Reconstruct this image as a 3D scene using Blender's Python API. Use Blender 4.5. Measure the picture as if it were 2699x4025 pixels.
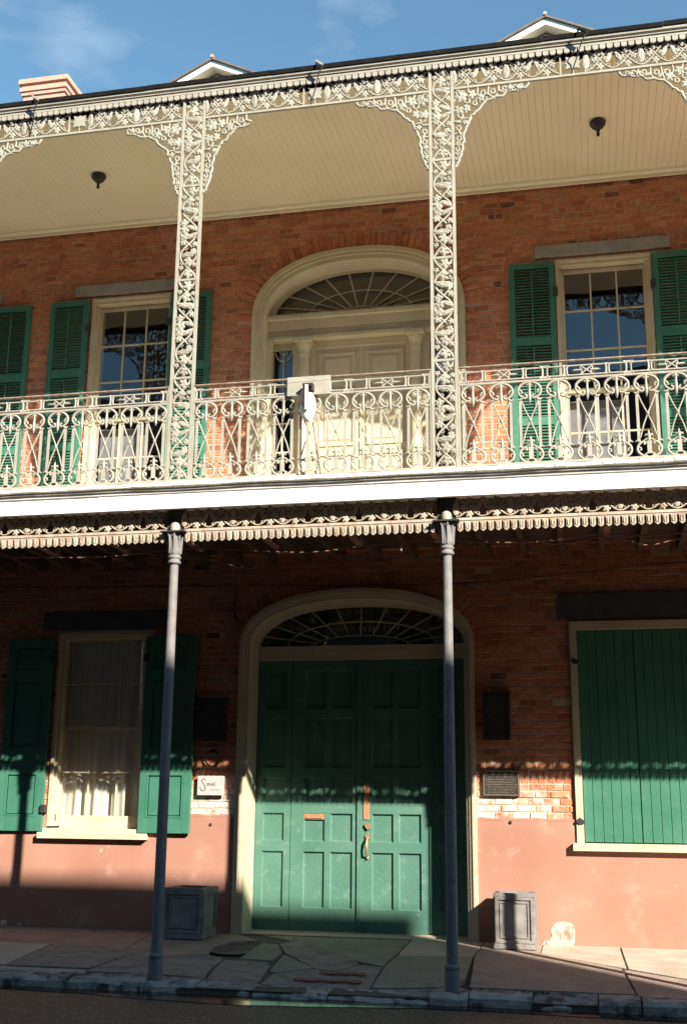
import bpy, math, random
from mathutils import Vector, Matrix
random.seed(7)
for o in list(bpy.data.objects): bpy.data.objects.remove(o, do_unlink=True)
scn = bpy.context.scene
COL = scn.collection
R = math.radians

# ------------------------------------------------------------------ camera
CAM = Vector((2.830, -14.460, 1.65))
yaw, pitch, roll, FPX = R(12.134), R(13.964), R(0.538), 4513.7
F0 = Vector((-math.sin(yaw), math.cos(yaw), 0)); R0 = Vector((math.cos(yaw), math.sin(yaw), 0)); U0 = Vector((0, 0, 1))
Fw = F0*math.cos(pitch)+U0*math.sin(pitch); U2 = U0*math.cos(pitch)-F0*math.sin(pitch)
Rt = R0*math.cos(roll)+U2*math.sin(roll); Up = U2*math.cos(roll)-R0*math.sin(roll)
cd = bpy.data.cameras.new('camera'); cam = bpy.data.objects.new('camera', cd); COL.objects.link(cam)
m = Matrix((Rt, Up, -Fw)).transposed().to_4x4(); m.translation = CAM
cam.matrix_world = m
cd.sensor_fit = 'HORIZONTAL'; cd.sensor_width = 36; cd.lens = 36*FPX/2699
cd.clip_start = .1; cd.clip_end = 2000
scn.camera = cam

# ------------------------------------------------------------------ light
SX, SZ = 1.025, 0.785                       # sunlight runs (-SX, +1, -SZ)
sun_dir = Vector((-SX, 1, -SZ)).normalized()
sl = bpy.data.lights.new('sun', 'SUN'); sl.energy = 5.0; sl.angle = R(.53); sl.color = (1, .93, .80)
so = bpy.data.objects.new('sun', sl); COL.objects.link(so)
so.rotation_euler = sun_dir.to_track_quat('-Z', 'Y').to_euler(); so.location = (8, -12, 14)
elev = math.atan2(SZ, math.hypot(SX, 1))
azim = math.atan2(SX, -1)                    # from +Y, clockwise towards +X
w = bpy.data.worlds.new('World'); scn.world = w; w.use_nodes = True
nt = w.node_tree; nt.nodes.clear()
sky = nt.nodes.new('ShaderNodeTexSky'); sky.sky_type = 'NISHITA'; sky.sun_disc = False
sky.sun_elevation = elev; sky.sun_rotation = azim
sky.air_density = 1.0; sky.dust_density = 0.1; sky.ozone_density = 1.0
bg = nt.nodes.new('ShaderNodeBackground'); bg.inputs['Strength'].default_value = 0.078
tc = nt.nodes.new('ShaderNodeTexCoord'); mp = nt.nodes.new('ShaderNodeMapping')
mp.inputs['Scale'].default_value = (3.4, 3.4, 9.5); mp.inputs['Location'].default_value = (.35, .2, .1)
nz = nt.nodes.new('ShaderNodeTexNoise'); nz.inputs['Scale'].default_value = 1.5; nz.inputs['Detail'].default_value = 5; nz.inputs['Roughness'].default_value = .55
cr = nt.nodes.new('ShaderNodeValToRGB'); cr.color_ramp.elements[0].position = .57; cr.color_ramp.elements[1].position = .78
cr.color_ramp.elements[1].color = (.28, .28, .28, 1)
mx = nt.nodes.new('ShaderNodeMixRGB'); mx.inputs['Color2'].default_value = (5.6, 6.0, 6.3, 1)
wo = nt.nodes.new('ShaderNodeOutputWorld')
L = nt.links.new
L(tc.outputs['Generated'], mp.inputs['Vector']); L(mp.outputs[0], nz.inputs['Vector']); L(nz.outputs['Fac'], cr.inputs[0])
tint = nt.nodes.new('ShaderNodeMixRGB'); tint.blend_type = 'MULTIPLY'; tint.inputs['Fac'].default_value = 1; tint.inputs['Color2'].default_value = (.84, 1.12, 1.08, 1)   # clear cyan winter sky
L(sky.outputs[0], tint.inputs['Color1'])
L(cr.outputs[0], mx.inputs['Fac']); L(tint.outputs[0], mx.inputs['Color1']); L(mx.outputs[0], bg.inputs['Color']); L(bg.outputs[0], wo.inputs[0])
vs = scn.view_settings; vs.view_transform = 'Standard'; vs.look = 'None'; vs.exposure = 1.35; vs.gamma = 1; vs.use_curve_mapping = False
scn.render.engine = 'CYCLES'
scn.cycles.max_bounces = 12; scn.cycles.diffuse_bounces = 6; scn.cycles.glossy_bounces = 4; scn.cycles.transparent_max_bounces = 12

# ------------------------------------------------------------------ materials
MATS = {}
def mat(name, c1, c2=None, rough=.7, scale=3.0, bump=.0, bscale=40., metal=0., c3=None, s3=8., t3=(.6, .72), spec=.5, detail=6, stretch=(1, 1, 1), c4=None, s4=20., t4=(.70, .73)):
    """colour c1..c2 by a noise, c3 as sharper flecks, fine relief by a second noise; world coordinates"""
    if name in MATS: return MATS[name]
    M = bpy.data.materials.new(name); M.use_nodes = True; t = M.node_tree; b = t.nodes['Principled BSDF']
    b.inputs['Roughness'].default_value = rough; b.inputs['Metallic'].default_value = metal
    b.inputs['Specular IOR Level'].default_value = spec
    g = t.nodes.new('ShaderNodeNewGeometry'); mp = t.nodes.new('ShaderNodeMapping'); mp.inputs['Scale'].default_value = stretch
    t.links.new(g.outputs['Position'], mp.inputs['Vector'])
    n = t.nodes.new('ShaderNodeTexNoise'); n.inputs['Scale'].default_value = scale; n.inputs['Detail'].default_value = detail
    t.links.new(mp.outputs[0], n.inputs['Vector'])
    r = t.nodes.new('ShaderNodeValToRGB'); r.color_ramp.elements[0].position = .32; r.color_ramp.elements[1].position = .68
    r.color_ramp.elements[0].color = (*c1, 1); r.color_ramp.elements[1].color = (*(c2 or c1), 1)
    t.links.new(n.outputs['Fac'], r.inputs[0]); out = r.outputs[0]
    if c3:
        n3 = t.nodes.new('ShaderNodeTexNoise'); n3.inputs['Scale'].default_value = s3; n3.inputs['Detail'].default_value = 8; n3.inputs['Roughness'].default_value = .65
        t.links.new(mp.outputs[0], n3.inputs['Vector'])
        r3 = t.nodes.new('ShaderNodeValToRGB'); r3.color_ramp.elements[0].position = t3[0]; r3.color_ramp.elements[1].position = t3[1]
        t.links.new(n3.outputs['Fac'], r3.inputs[0])
        mm = t.nodes.new('ShaderNodeMixRGB'); mm.inputs['Color2'].default_value = (*c3, 1)
        t.links.new(r3.outputs[0], mm.inputs['Fac']); t.links.new(out, mm.inputs['Color1']); out = mm.outputs[0]
    if c4:
        n4 = t.nodes.new('ShaderNodeTexNoise'); n4.inputs['Scale'].default_value = s4; n4.inputs['Detail'].default_value = 4; n4.inputs['Roughness'].default_value = .6
        t.links.new(g.outputs['Position'], n4.inputs['Vector'])
        r4 = t.nodes.new('ShaderNodeValToRGB'); r4.color_ramp.elements[0].position = t4[0]; r4.color_ramp.elements[1].position = t4[1]
        t.links.new(n4.outputs['Fac'], r4.inputs[0])
        m4 = t.nodes.new('ShaderNodeMixRGB'); m4.inputs['Color2'].default_value = (*c4, 1)
        t.links.new(r4.outputs[0], m4.inputs['Fac']); t.links.new(out, m4.inputs['Color1']); out = m4.outputs[0]
    t.links.new(out, b.inputs['Base Color'])
    if bump:
        n2 = t.nodes.new('ShaderNodeTexNoise'); n2.inputs['Scale'].default_value = bscale; n2.inputs['Detail'].default_value = 5
        t.links.new(mp.outputs[0], n2.inputs['Vector'])
        bp = t.nodes.new('ShaderNodeBump'); bp.inputs['Strength'].default_value = bump; bp.inputs['Distance'].default_value = .02
        t.links.new(n2.outputs['Fac'], bp.inputs['Height']); t.links.new(bp.outputs[0], b.inputs['Normal'])
    MATS[name] = M
    return M

mat('mortar', (.44, .32, .235), (.56, .44, .34), .95, 4, .4, 60)
mat('stucco', (.335, .160, .110), (.405, .205, .148), .9, 1.3, .16, 60, c3=(.47, .29, .22), s3=2.6, t3=(.57, .78), c4=(.55, .42, .35), s4=8, t4=(.685, .74))
mat('cream_paint', (.51, .42, .285), (.59, .505, .355), .6, 3, .15, 50, c3=(.32, .245, .16), s3=7, t3=(.60, .84))
mat('grey_cream', (.36, .345, .33), (.46, .445, .42), .7, 5, .2, 40)  # greyish paint of the fascia moulding and the strip on the board
mat('white_paint', (.82, .81, .77), (.86, .85, .82), .5, 2.5, .05, 30, c3=(.62, .60, .55), s3=6, t3=(.68, .9))
mat('flaking_paint', (.84, .80, .70), (.76, .72, .60), .8, 14, .4, 60, c3=(.34, .27, .19), s3=22, t3=(.62, .70))
mat('cream_iron', (.300, .276, .224), (.365, .338, .280), .62, 8, .3, 90, c3=(.20, .14, .09), s3=24, t3=(.62, .80), c4=(.20, .09, .05), s4=18, t4=(.69, .74))
mat('rusty_iron', (.44, .39, .31), (.36, .27, .20), .65, 9, .3, 80, c3=(.26, .12, .06), s3=20, t3=(.54, .72))
mat('rust_rail', (.26, .13, .08), (.38, .33, .27), .8, 18, .3, 80)
mat('dark_iron', (.022, .020, .020), (.040, .034, .032), .55, 10, .2, 60)
mat('green_paint', (.038, .150, .100), (.056, .182, .126), .55, 3, .18, 50, c3=(.095, .235, .175), s3=5, t3=(.60, .80), spec=.3, c4=(.30, .36, .30), s4=30, t4=(.745, .76))
mat('door_green', (.068, .172, .126), (.095, .205, .156), .6, 2.0, .25, 40, c3=(.17, .275, .225), s3=5, t3=(.54, .80), spec=.3, c4=(.42, .43, .37), s4=22, t4=(.715, .735))
mat('stone_grey', (.26, .245, .225), (.36, .34, .315), .9, 6, .5, 70, c3=(.15, .14, .13), s3=12, t3=(.62, .78))
mat('dark_slate', (.060, .060, .064), (.090, .088, .092), .85, 6, .4, 70)
mat('post_paint', (.165, .152, .150), (.225, .210, .205), .65, 8, .35, 90, c3=(.075, .066, .062), s3=14, t3=(.60, .75), spec=.25, c4=(.11, .05, .03), s4=28, t4=(.70, .73))
mat('lead', (.185, .168, .160), (.285, .262, .250), .7, 7, .3, 60, c3=(.11, .10, .095), s3=9, t3=(.56, .8), spec=.3)
mat('plank_paint', (.82, .72, .52), (.87, .77, .58), .6, 1.2, .08, 40)
mat('dark_wood', (.075, .042, .028), (.11, .065, .042), .85, 5, .3, 40, stretch=(8, 1, 8))
mat('brown_bar', (.22, .10, .06), (.32, .16, .10), .85, 12, .3, 60)
mat('roof_tar', (.006, .006, .006), (.012, .011, .010), .9, 10, .4, 60, spec=.15)
mat('slate', (.10, .085, .08), (.16, .13, .12), .85, 8, .4, 40)
mat('chimney_stucco', (.50, .27, .20), (.55, .32, .245), .9, 3, .3, 40, c3=(.36, .18, .11), s3=3, t3=(.55, .8))
mat('asphalt', (.024, .018, .013), (.065, .047, .034), .6, 5, 1.0, 90, c3=(.26, .18, .12), s3=38, t3=(.50, .62), spec=.5)
mat('ground_dirt', (.07, .058, .048), (.11, .09, .07), .9, 8, .4, 60)
mat('concrete_tan', (.40, .33, .255), (.52, .44, .35), .9, 3, .5, 70, c3=(.24, .185, .145), s3=10, t3=(.58, .78))
mat('concrete_rose', (.32, .225, .175), (.42, .31, .245), .9, 3, .7, 60, c3=(.19, .14, .115), s3=6, t3=(.50, .74), c4=(.09, .075, .065), s4=12, t4=(.67, .72))
mat('concrete_grey', (.25, .205, .175), (.34, .285, .245), .9, 4, .7, 60, c3=(.14, .112, .095), s3=7, t3=(.50, .72), c4=(.07, .06, .05), s4=13, t4=(.67, .72))
mat('concrete_green', (.245, .235, .165), (.32, .30, .215), .9, 3, .7, 60, c3=(.17, .148, .11), s3=6, t3=(.50, .74), c4=(.08, .07, .055), s4=13, t4=(.67, .72))
mat('kerb_granite', (.31, .255, .215), (.47, .40, .345), .9, 4, .9, 22, c3=(.09, .075, .066), s3=6, t3=(.48, .64), spec=.2)
mat('iron_cover', (.13, .10, .08), (.22, .17, .13), .6, 12, .4, 70)
mat('curtain', (.74, .67, .58), (.82, .75, .66), .9, 4)
mat('blind', (.20, .20, .21), (.30, .295, .295), .9, 7, .1, 40, c3=(.42, .41, .40), s3=40, t3=(.66, .72))
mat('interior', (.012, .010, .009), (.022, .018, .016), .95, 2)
mat('bronze', (.055, .042, .035), (.085, .068, .055), .42, 14, .2, 80, metal=.4)
mat('bronze_raised', (.20, .165, .14), (.26, .22, .19), .4, 14, metal=.4)
mat('sign_stone', (.40, .365, .35), (.46, .425, .405), .7, 12, .15, 60)
mat('sign_ink', (.05, .045, .04), None, .7)
mat('copper', (.42, .20, .115), (.52, .26, .15), .5, 20, .2, 80, metal=.25)
mat('brass', (.45, .27, .13), (.55, .34, .18), .4, 20, metal=.5)
mat('black_rubber', (.012, .012, .012), (.02, .02, .02), .6)
mat('brown_cable', (.16, .075, .05), (.22, .11, .07), .7, 10)
mat('moss', (.035, .05, .018), (.06, .075, .03), .95, 30, .8, 120)
mat('blue_flake', (.14, .18, .36), (.24, .27, .42), .6, 30, .3, 90)
mat('pale_patch', (.46, .36, .31), (.55, .46, .41), .9, 14, .6, 60, c3=(.38, .18, .13), s3=12, t3=(.50, .62))
mat('insulator', (.75, .74, .70), None, .3)
mat('red_mark', (.22, .07, .05), (.28, .10, .07), .9, 10)
mat('dry_leaf', (.34, .17, .06), (.42, .24, .09), .8, 30)
mat('plaster_far', (.10, .085, .07), (.14, .12, .10), .9, 2, .2, 20)
def make_glass():
    M = bpy.data.materials.new('pane_glass'); M.use_nodes = True; t = M.node_tree; t.nodes.clear()
    o = t.nodes.new('ShaderNodeOutputMaterial'); mixs = t.nodes.new('ShaderNodeMixShader')
    tr = t.nodes.new('ShaderNodeBsdfTransparent'); tr.inputs[0].default_value = (.80, .82, .82, 1)
    gl = t.nodes.new('ShaderNodeBsdfGlossy'); gl.inputs['Roughness'].default_value = .015; gl.inputs['Color'].default_value = (.95, .97, 1, 1)
    lw = t.nodes.new('ShaderNodeLayerWeight'); lw.inputs['Blend'].default_value = .5
    p5 = t.nodes.new('ShaderNodeMath'); p5.operation = 'POWER'; p5.inputs[1].default_value = 5; t.links.new(lw.outputs['Facing'], p5.inputs[0])
    fr = t.nodes.new('ShaderNodeMath'); fr.operation = 'MULTIPLY_ADD'; fr.inputs[1].default_value = .88; fr.inputs[2].default_value = .085; t.links.new(p5.outputs[0], fr.inputs[0])
    n = t.nodes.new('ShaderNodeTexNoise'); n.inputs['Scale'].default_value = 3.5; n.inputs['Detail'].default_value = 1.5
    g = t.nodes.new('ShaderNodeNewGeometry'); bp = t.nodes.new('ShaderNodeBump'); bp.inputs['Strength'].default_value = .05; bp.inputs['Distance'].default_value = .02
    t.links.new(g.outputs['Position'], n.inputs['Vector']); t.links.new(n.outputs['Fac'], bp.inputs['Height']); t.links.new(bp.outputs[0], gl.inputs['Normal'])
    t.links.new(fr.outputs[0], mixs.inputs[0]); t.links.new(tr.outputs[0], mixs.inputs[1]); t.links.new(gl.outputs[0], mixs.inputs[2]); t.links.new(mixs.outputs[0], o.inputs[0])
    MATS['pane_glass'] = M
make_glass()
def make_water():
    M = bpy.data.materials.new('water'); M.use_nodes = True; b = M.node_tree.nodes['Principled BSDF']
    b.inputs['Base Color'].default_value = (.010, .009, .008, 1); b.inputs['Roughness'].default_value = .13; b.inputs['IOR'].default_value = 1.40
    MATS['water'] = M
make_water()
def make_brick():
    M = bpy.data.materials.new('brick'); M.use_nodes = True; t = M.node_tree; b = t.nodes['Principled BSDF']
    N = t.nodes.new; K = t.links.new
    b.inputs['Roughness'].default_value = .92
    at = N('ShaderNodeAttribute'); at.attribute_name = 'tone'
    sp = N('ShaderNodeSeparateColor'); K(at.outputs['Color'], sp.inputs[0])
    r = N('ShaderNodeValToRGB'); e = r.color_ramp.elements
    e[0].position = 0; e[0].color = (.19, .072, .042, 1); e[1].position = 1; e[1].color = (.58, .275, .130, 1)
    for p, c in ((.12, (.37, .120, .062)), (.45, (.53, .185, .090)), (.75, (.59, .240, .125))):
        x = e.new(p); x.color = (*c, 1)
    K(sp.outputs[0], r.inputs[0])
    g = N('ShaderNodeNewGeometry')
    n = N('ShaderNodeTexNoise'); n.inputs['Scale'].default_value = 16; n.inputs['Detail'].default_value = 6; K(g.outputs['Position'], n.inputs['Vector'])
    nr = N('ShaderNodeValToRGB'); nr.color_ramp.elements[0].position = .3; nr.color_ramp.elements[0].color = (.70, .68, .66, 1); nr.color_ramp.elements[1].position = .7; nr.color_ramp.elements[1].color = (1.15, 1.1, 1.05, 1)
    K(n.outputs['Fac'], nr.inputs[0])
    mu = N('ShaderNodeMixRGB'); mu.blend_type = 'MULTIPLY'; mu.inputs[0].default_value = 1; K(r.outputs[0], mu.inputs[1]); K(nr.outputs[0], mu.inputs[2])
    # soot in long patches
    n2 = N('ShaderNodeTexNoise'); n2.inputs['Scale'].default_value = 1.1; n2.inputs['Detail'].default_value = 7; n2.inputs['Roughness'].default_value = .65
    mp = N('ShaderNodeMapping'); mp.inputs['Scale'].default_value = (.7, 1, 2.6); K(g.outputs['Position'], mp.inputs[0]); K(mp.outputs[0], n2.inputs['Vector'])
    r2 = N('ShaderNodeValToRGB'); r2.color_ramp.elements[0].position = .50; r2.color_ramp.elements[1].position = .74; r2.color_ramp.elements[1].color = (.5, .5, .5, 1); K(n2.outputs['Fac'], r2.inputs[0])
    so_ = N('ShaderNodeMixRGB'); so_.inputs['Color2'].default_value = (.085, .045, .032, 1); K(r2.outputs[0], so_.inputs['Fac']); K(mu.outputs[0], so_.inputs['Color1'])
    # lime wash that the bricks by the carriage door carry (tone green channel) broken by noise
    n3 = N('ShaderNodeTexNoise'); n3.inputs['Scale'].default_value = 9; n3.inputs['Detail'].default_value = 6; K(g.outputs['Position'], n3.inputs['Vector'])
    ad = N('ShaderNodeMath'); ad.operation = 'ADD'; K(n3.outputs['Fac'], ad.inputs[0]); K(sp.outputs[1], ad.inputs[1])
    r3 = N('ShaderNodeValToRGB'); r3.color_ramp.elements[0].position = .70; r3.color_ramp.elements[1].position = 1.0; K(ad.outputs[0], r3.inputs[0])
    wa = N('ShaderNodeMixRGB'); wa.inputs['Color2'].default_value = (.66, .55, .47, 1); K(r3.outputs[0], wa.inputs['Fac']); K(so_.outputs[0], wa.inputs['Color1'])
    K(wa.outputs[0], b.inputs['Base Color'])
    n4 = N('ShaderNodeTexNoise'); n4.inputs['Scale'].default_value = 70; n4.inputs['Detail'].default_value = 5; K(g.outputs['Position'], n4.inputs['Vector'])
    bp = N('ShaderNodeBump'); bp.inputs['Strength'].default_value = .6; bp.inputs['Distance'].default_value = .015; K(n4.outputs['Fac'], bp.inputs['Height']); K(bp.outputs[0], b.inputs['Normal'])
    MATS['brick'] = M
make_brick()

# ------------------------------------------------------------------ mesh helpers
class MB:
    def __init__(s): s.v = []; s.f = []; s.sm = []
    def add(s, vs, fs, smooth=False):
        n = len(s.v); s.v += [tuple(p) for p in vs]
        for f in fs: s.f.append(tuple(i+n for i in f)); s.sm.append(smooth)
        return s
    def box(s, x0, x1, y0, y1, z0, z1):
        x0, x1 = min(x0, x1), max(x0, x1); y0, y1 = min(y0, y1), max(y0, y1); z0, z1 = min(z0, z1), max(z0, z1)
        return s.add([(x0, y0, z0), (x1, y0, z0), (x1, y1, z0), (x0, y1, z0), (x0, y0, z1), (x1, y0, z1), (x1, y1, z1), (x0, y1, z1)],
                     [(0, 3, 2, 1), (4, 5, 6, 7), (0, 1, 5, 4), (1, 2, 6, 5), (2, 3, 7, 6), (3, 0, 4, 7)])
    def bev(s, x0, x1, y0, y1, z0, z1, b=.004):
        """box whose front (low y) edges are chamfered"""
        return s.add([(x0+b, y0, z0+b), (x1-b, y0, z0+b), (x1-b, y0, z1-b), (x0+b, y0, z1-b),
                      (x0, y0+b, z0), (x1, y0+b, z0), (x1, y0+b, z1), (x0, y0+b, z1),
                      (x0, y1, z0), (x1, y1, z0), (x1, y1, z1), (x0, y1, z1)],
                     [(0, 1, 2, 3), (0, 4, 5, 1), (1, 5, 6, 2), (2, 6, 7, 3), (3, 7, 4, 0),
                      (4, 8, 9, 5), (5, 9, 10, 6), (6, 10, 11, 7), (7, 11, 8, 4), (11, 10, 9, 8)])
    def prism_xz(s, poly, y0, y1):
        n = len(poly)
        vs = [(x, y0, z) for x, z in poly]+[(x, y1, z) for x, z in poly]
        return s.add(vs, [tuple(range(n)), tuple(range(2*n-1, n-1, -1))]+[(i, i+n, (i+1) % n+n, (i+1) % n) for i in range(n)])
    def prism_yz(s, poly, x0, x1):
        n = len(poly)
        vs = [(x0, y, z) for y, z in poly]+[(x1, y, z) for y, z in poly]
        return s.add(vs, [tuple(range(n)), tuple(range(2*n-1, n-1, -1))]+[(i, i+n, (i+1) % n+n, (i+1) % n) for i in range(n)])
    def slab(s, poly, ztop, th):
        n = len(poly)
        vs = [(x, y, ztop(x, y)) for x, y in poly]+[(x, y, ztop(x, y)-th) for x, y in poly]
        return s.add(vs, [tuple(range(n)), tuple(range(2*n-1, n-1, -1))]+[(i, i+n, (i+1) % n+n, (i+1) % n) for i in range(n)])
    def tube(s, pts, r, n=6, ry=None, cap=True):
        pts = [Vector(p) for p in pts]; k = len(pts); rings = []
        for i, p in enumerate(pts):
            d = (pts[min(i+1, k-1)]-pts[max(i-1, 0)])
            d = d.normalized() if d.length > 1e-9 else Vector((0, 0, 1))
            a = Vector((0, 1, 0)); a = a-d*a.dot(d)
            if a.length < .05: a = Vector((1, 0, 0))-d*d.x
            a.normalize(); b = d.cross(a)
            rr = r[i] if isinstance(r, (list, tuple)) else r; q = (ry if ry else rr)
            rings.append([p+a*(q*math.cos(2*math.pi*j/n))+b*(rr*math.sin(2*math.pi*j/n)) for j in range(n)])
        vs = [v for g in rings for v in g]
        fs = [(i*n+j, i*n+(j+1) % n, (i+1)*n+(j+1) % n, (i+1)*n+j) for i in range(k-1) for j in range(n)]
        s.add(vs, fs, True)
        if cap: s.add(rings[0], [tuple(range(n))[::-1]]); s.add(rings[-1], [tuple(range(n))])
        return s
    def lathe(s, prof, cx=0, cy=0, n=16, flute=0):
        vs = []
        for q in prof:
            r, z = q[0], q[1]; fl = q[2] if len(q) > 2 else 0
            for j in range(n):
                a = 2*math.pi*j/n; rr = r*(1+(fl if j % 2 else -fl))
                vs.append((cx+rr*math.cos(a), cy+rr*math.sin(a), z))
        k = len(prof)
        fs = [(i*n+j, i*n+(j+1) % n, (i+1)*n+(j+1) % n, (i+1)*n+j) for i in range(k-1) for j in range(n)]
        s.add(vs, fs, True); s.add(vs[:n], [tuple(range(n))[::-1]]); s.add(vs[-n:], [tuple(range(n))])
        return s
    def band(s, inner, outer, y0, y1, close=False):
        """flat band between two xz polylines, thick in y"""
        n = len(inner)
        vs = [(x, y0, z) for x, z in inner]+[(x, y0, z) for x, z in outer]+[(x, y1, z) for x, z in inner]+[(x, y1, z) for x, z in outer]
        fs = []
        for i in range(n-1):
            fs += [(i, i+1, n+i+1, n+i), (2*n+i, 3*n+i, 3*n+i+1, 2*n+i+1), (i, 2*n+i, 2*n+i+1, i+1), (n+i, n+i+1, 3*n+i+1, 3*n+i)]
        fs += [(0, n, 3*n, 2*n), (n-1, 3*n-1, 4*n-1, 2*n-1)]
        return s.add(vs, fs)
    def mesh(s, name, m):
        me = bpy.data.meshes.new(name); me.from_pydata(s.v, [], s.f); me.materials.append(MATS[m] if isinstance(m, str) else m)
        me.polygons.foreach_set('use_smooth', s.sm); me.update()
        return me
    def build(s, name, m, parent=None, loc=None):
        return link(name, s.mesh(name, m), parent, loc)
def link(name, me, parent=None, loc=None, rot=None, scale=None):
    o = bpy.data.objects.new(name, me); COL.objects.link(o)
    if parent is not None: o.parent = parent
    if loc is not None: o.location = loc
    if rot is not None: o.rotation_euler = rot
    if scale is not None: o.scale = scale
    return o
def tag(o, label=None, cat=None, group=None, kind=None):
    if label: o['label'] = label
    if cat: o['category'] = cat
    if group: o['group'] = group
    if kind: o['kind'] = kind
    return o
def thing(name, label, cat, loc=(0, 0, 0), group=None):
    return tag(link(name, None, None, loc), label, cat, group)
def copy_tree(o, parent=None):
    c = o.copy(); COL.objects.link(c); c.parent = parent
    for ch in list(o.children): copy_tree(ch, c)
    return c
def arc(cx, cz, rx, rz, a0, a1, n=12, y=0):
    return [(cx+rx*math.cos(R(a0+(a1-a0)*i/n)), y, cz+rz*math.sin(R(a0+(a1-a0)*i/n))) for i in range(n+1)]
def spiral(cx, cz, r0, r1, a0, a1, n=14, y=0):
    return [(cx+(r0+(r1-r0)*i/n)*math.cos(R(a0+(a1-a0)*i/n)), y, cz+(r0+(r1-r0)*i/n)*math.sin(R(a0+(a1-a0)*i/n))) for i in range(n+1)]
def ell(cx, zs, a, b, n=40, e=2.0):
    """upper half ellipse polyline, left to right"""
    o = []
    for i in range(n+1):
        t = math.pi*(1-i/n); c, s_ = math.cos(t), math.sin(t)
        o.append((cx+a*math.copysign(abs(c)**(2/e), c), zs+b*abs(s_)**(2/e)))
    return o
def arch_line(cx, zb, zs, a, b, n=40, e=2.0): return [(cx-a, zb)]+ell(cx, zs, a, b, n, e)+[(cx+a, zb)]

# ------------------------------------------------------------------ key measures
YF = -3.07                       # plane of the iron columns
BAY = 2.923; CX = {k: 1.4615+BAY*(k-2) for k in (-1, 0, 1, 2, 3, 4)}
XA, XB = -9.0, 8.4
DCX = -.115                      # axis of both doorways
AE = 2.25                        # how full the arches are
U_A, U_ZS, U_B = 1.49, 8.17, .97
L_A, L_ZS, L_B = 1.525, 3.56, .724
UPW = [(-7.0, -5.76), (-4.05, -2.81), (2.60, 3.84)]          # upper windows
RECT = [(a, b, 4.95, 8.69) for a, b in UPW]+[(-4.21, -2.86, 1.16, 3.79), (2.60, 4.12, 1.10, 3.79)]
ARCH = [(DCX, 4.95, U_ZS, U_A, U_B), (DCX, 0, L_ZS, L_A, L_B)]
def gz(x, y):
    dip = .045*math.exp(-((x-.1)/1.1)**4)*max(0, min(1, (-y-1.4)/1.5))   # the crossing dips to the gutter
    return .028*y-dip

# ================================================================== SETTING
def ground_build():
    b = MB()
    for (y0, y1) in ((-300, -60), (-60, -16.2)):
        b.add([(-300, y0, -.30), (300, y0, -.30), (300, y1, -.30), (-300, y1, -.30)], [(0, 1, 2, 3)])
    b.add([(-300, .5, -.30), (300, .5, -.30), (300, 300, -.30), (-300, 300, -.30)], [(0, 1, 2, 3)])
    tag(b.build('ground', 'ground_dirt'), 'dark bare ground beyond the street', None, None, 'structure')
    s = MB(); xs = [-60, -9, -6, -4, -2, 0, 2, 4, 6, 9, 60]; ys = [(-3.22, -.194), (-3.5, -.195), (-3.8, -.193), (-4.3, -.182), (-5.2, -.155), (-8, -.10), (-11, -.13), (-13.2, -.19)]
    vs = [(x, y, z) for y, z in ys for x in xs]; n = len(xs)
    s.add(vs, [(i*n+j, i*n+j+1, (i+1)*n+j+1, (i+1)*n+j) for i in range(len(ys)-1) for j in range(n-1)], True)
    tag(s.build('street', 'asphalt'), 'damp dark asphalt street along the kerb', None, None, 'structure')
    f = MB(); f.box(-60, 60, -16.2, -13.2, -.4, -.10); tag(f.build('far_pavement', 'ground_dirt'), 'pavement on the opposite side of the street', None, None, 'structure')
    p = MB(); pts = []
    rnd = random.Random(3)
    n = 44
    front = [(-7+14.5*i/n, -3.42-.05*math.sin(i*.45)-.04*rnd.random()-.24*math.exp(-((-7+14.5*i/n+.3)/1.3)**2)) for i in range(n+1)]
    vs = [(x, -3.245, -.1885) for x, y in front]+[(x, y, -.1885) for x, y in front]
    p.add(vs, [(i, n+1+i, n+2+i, i+1) for i in range(n)])
    tag(p.build('gutter_water', 'water'), 'shallow dark water standing in the gutter', None, None, 'structure')
ground_build()

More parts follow.
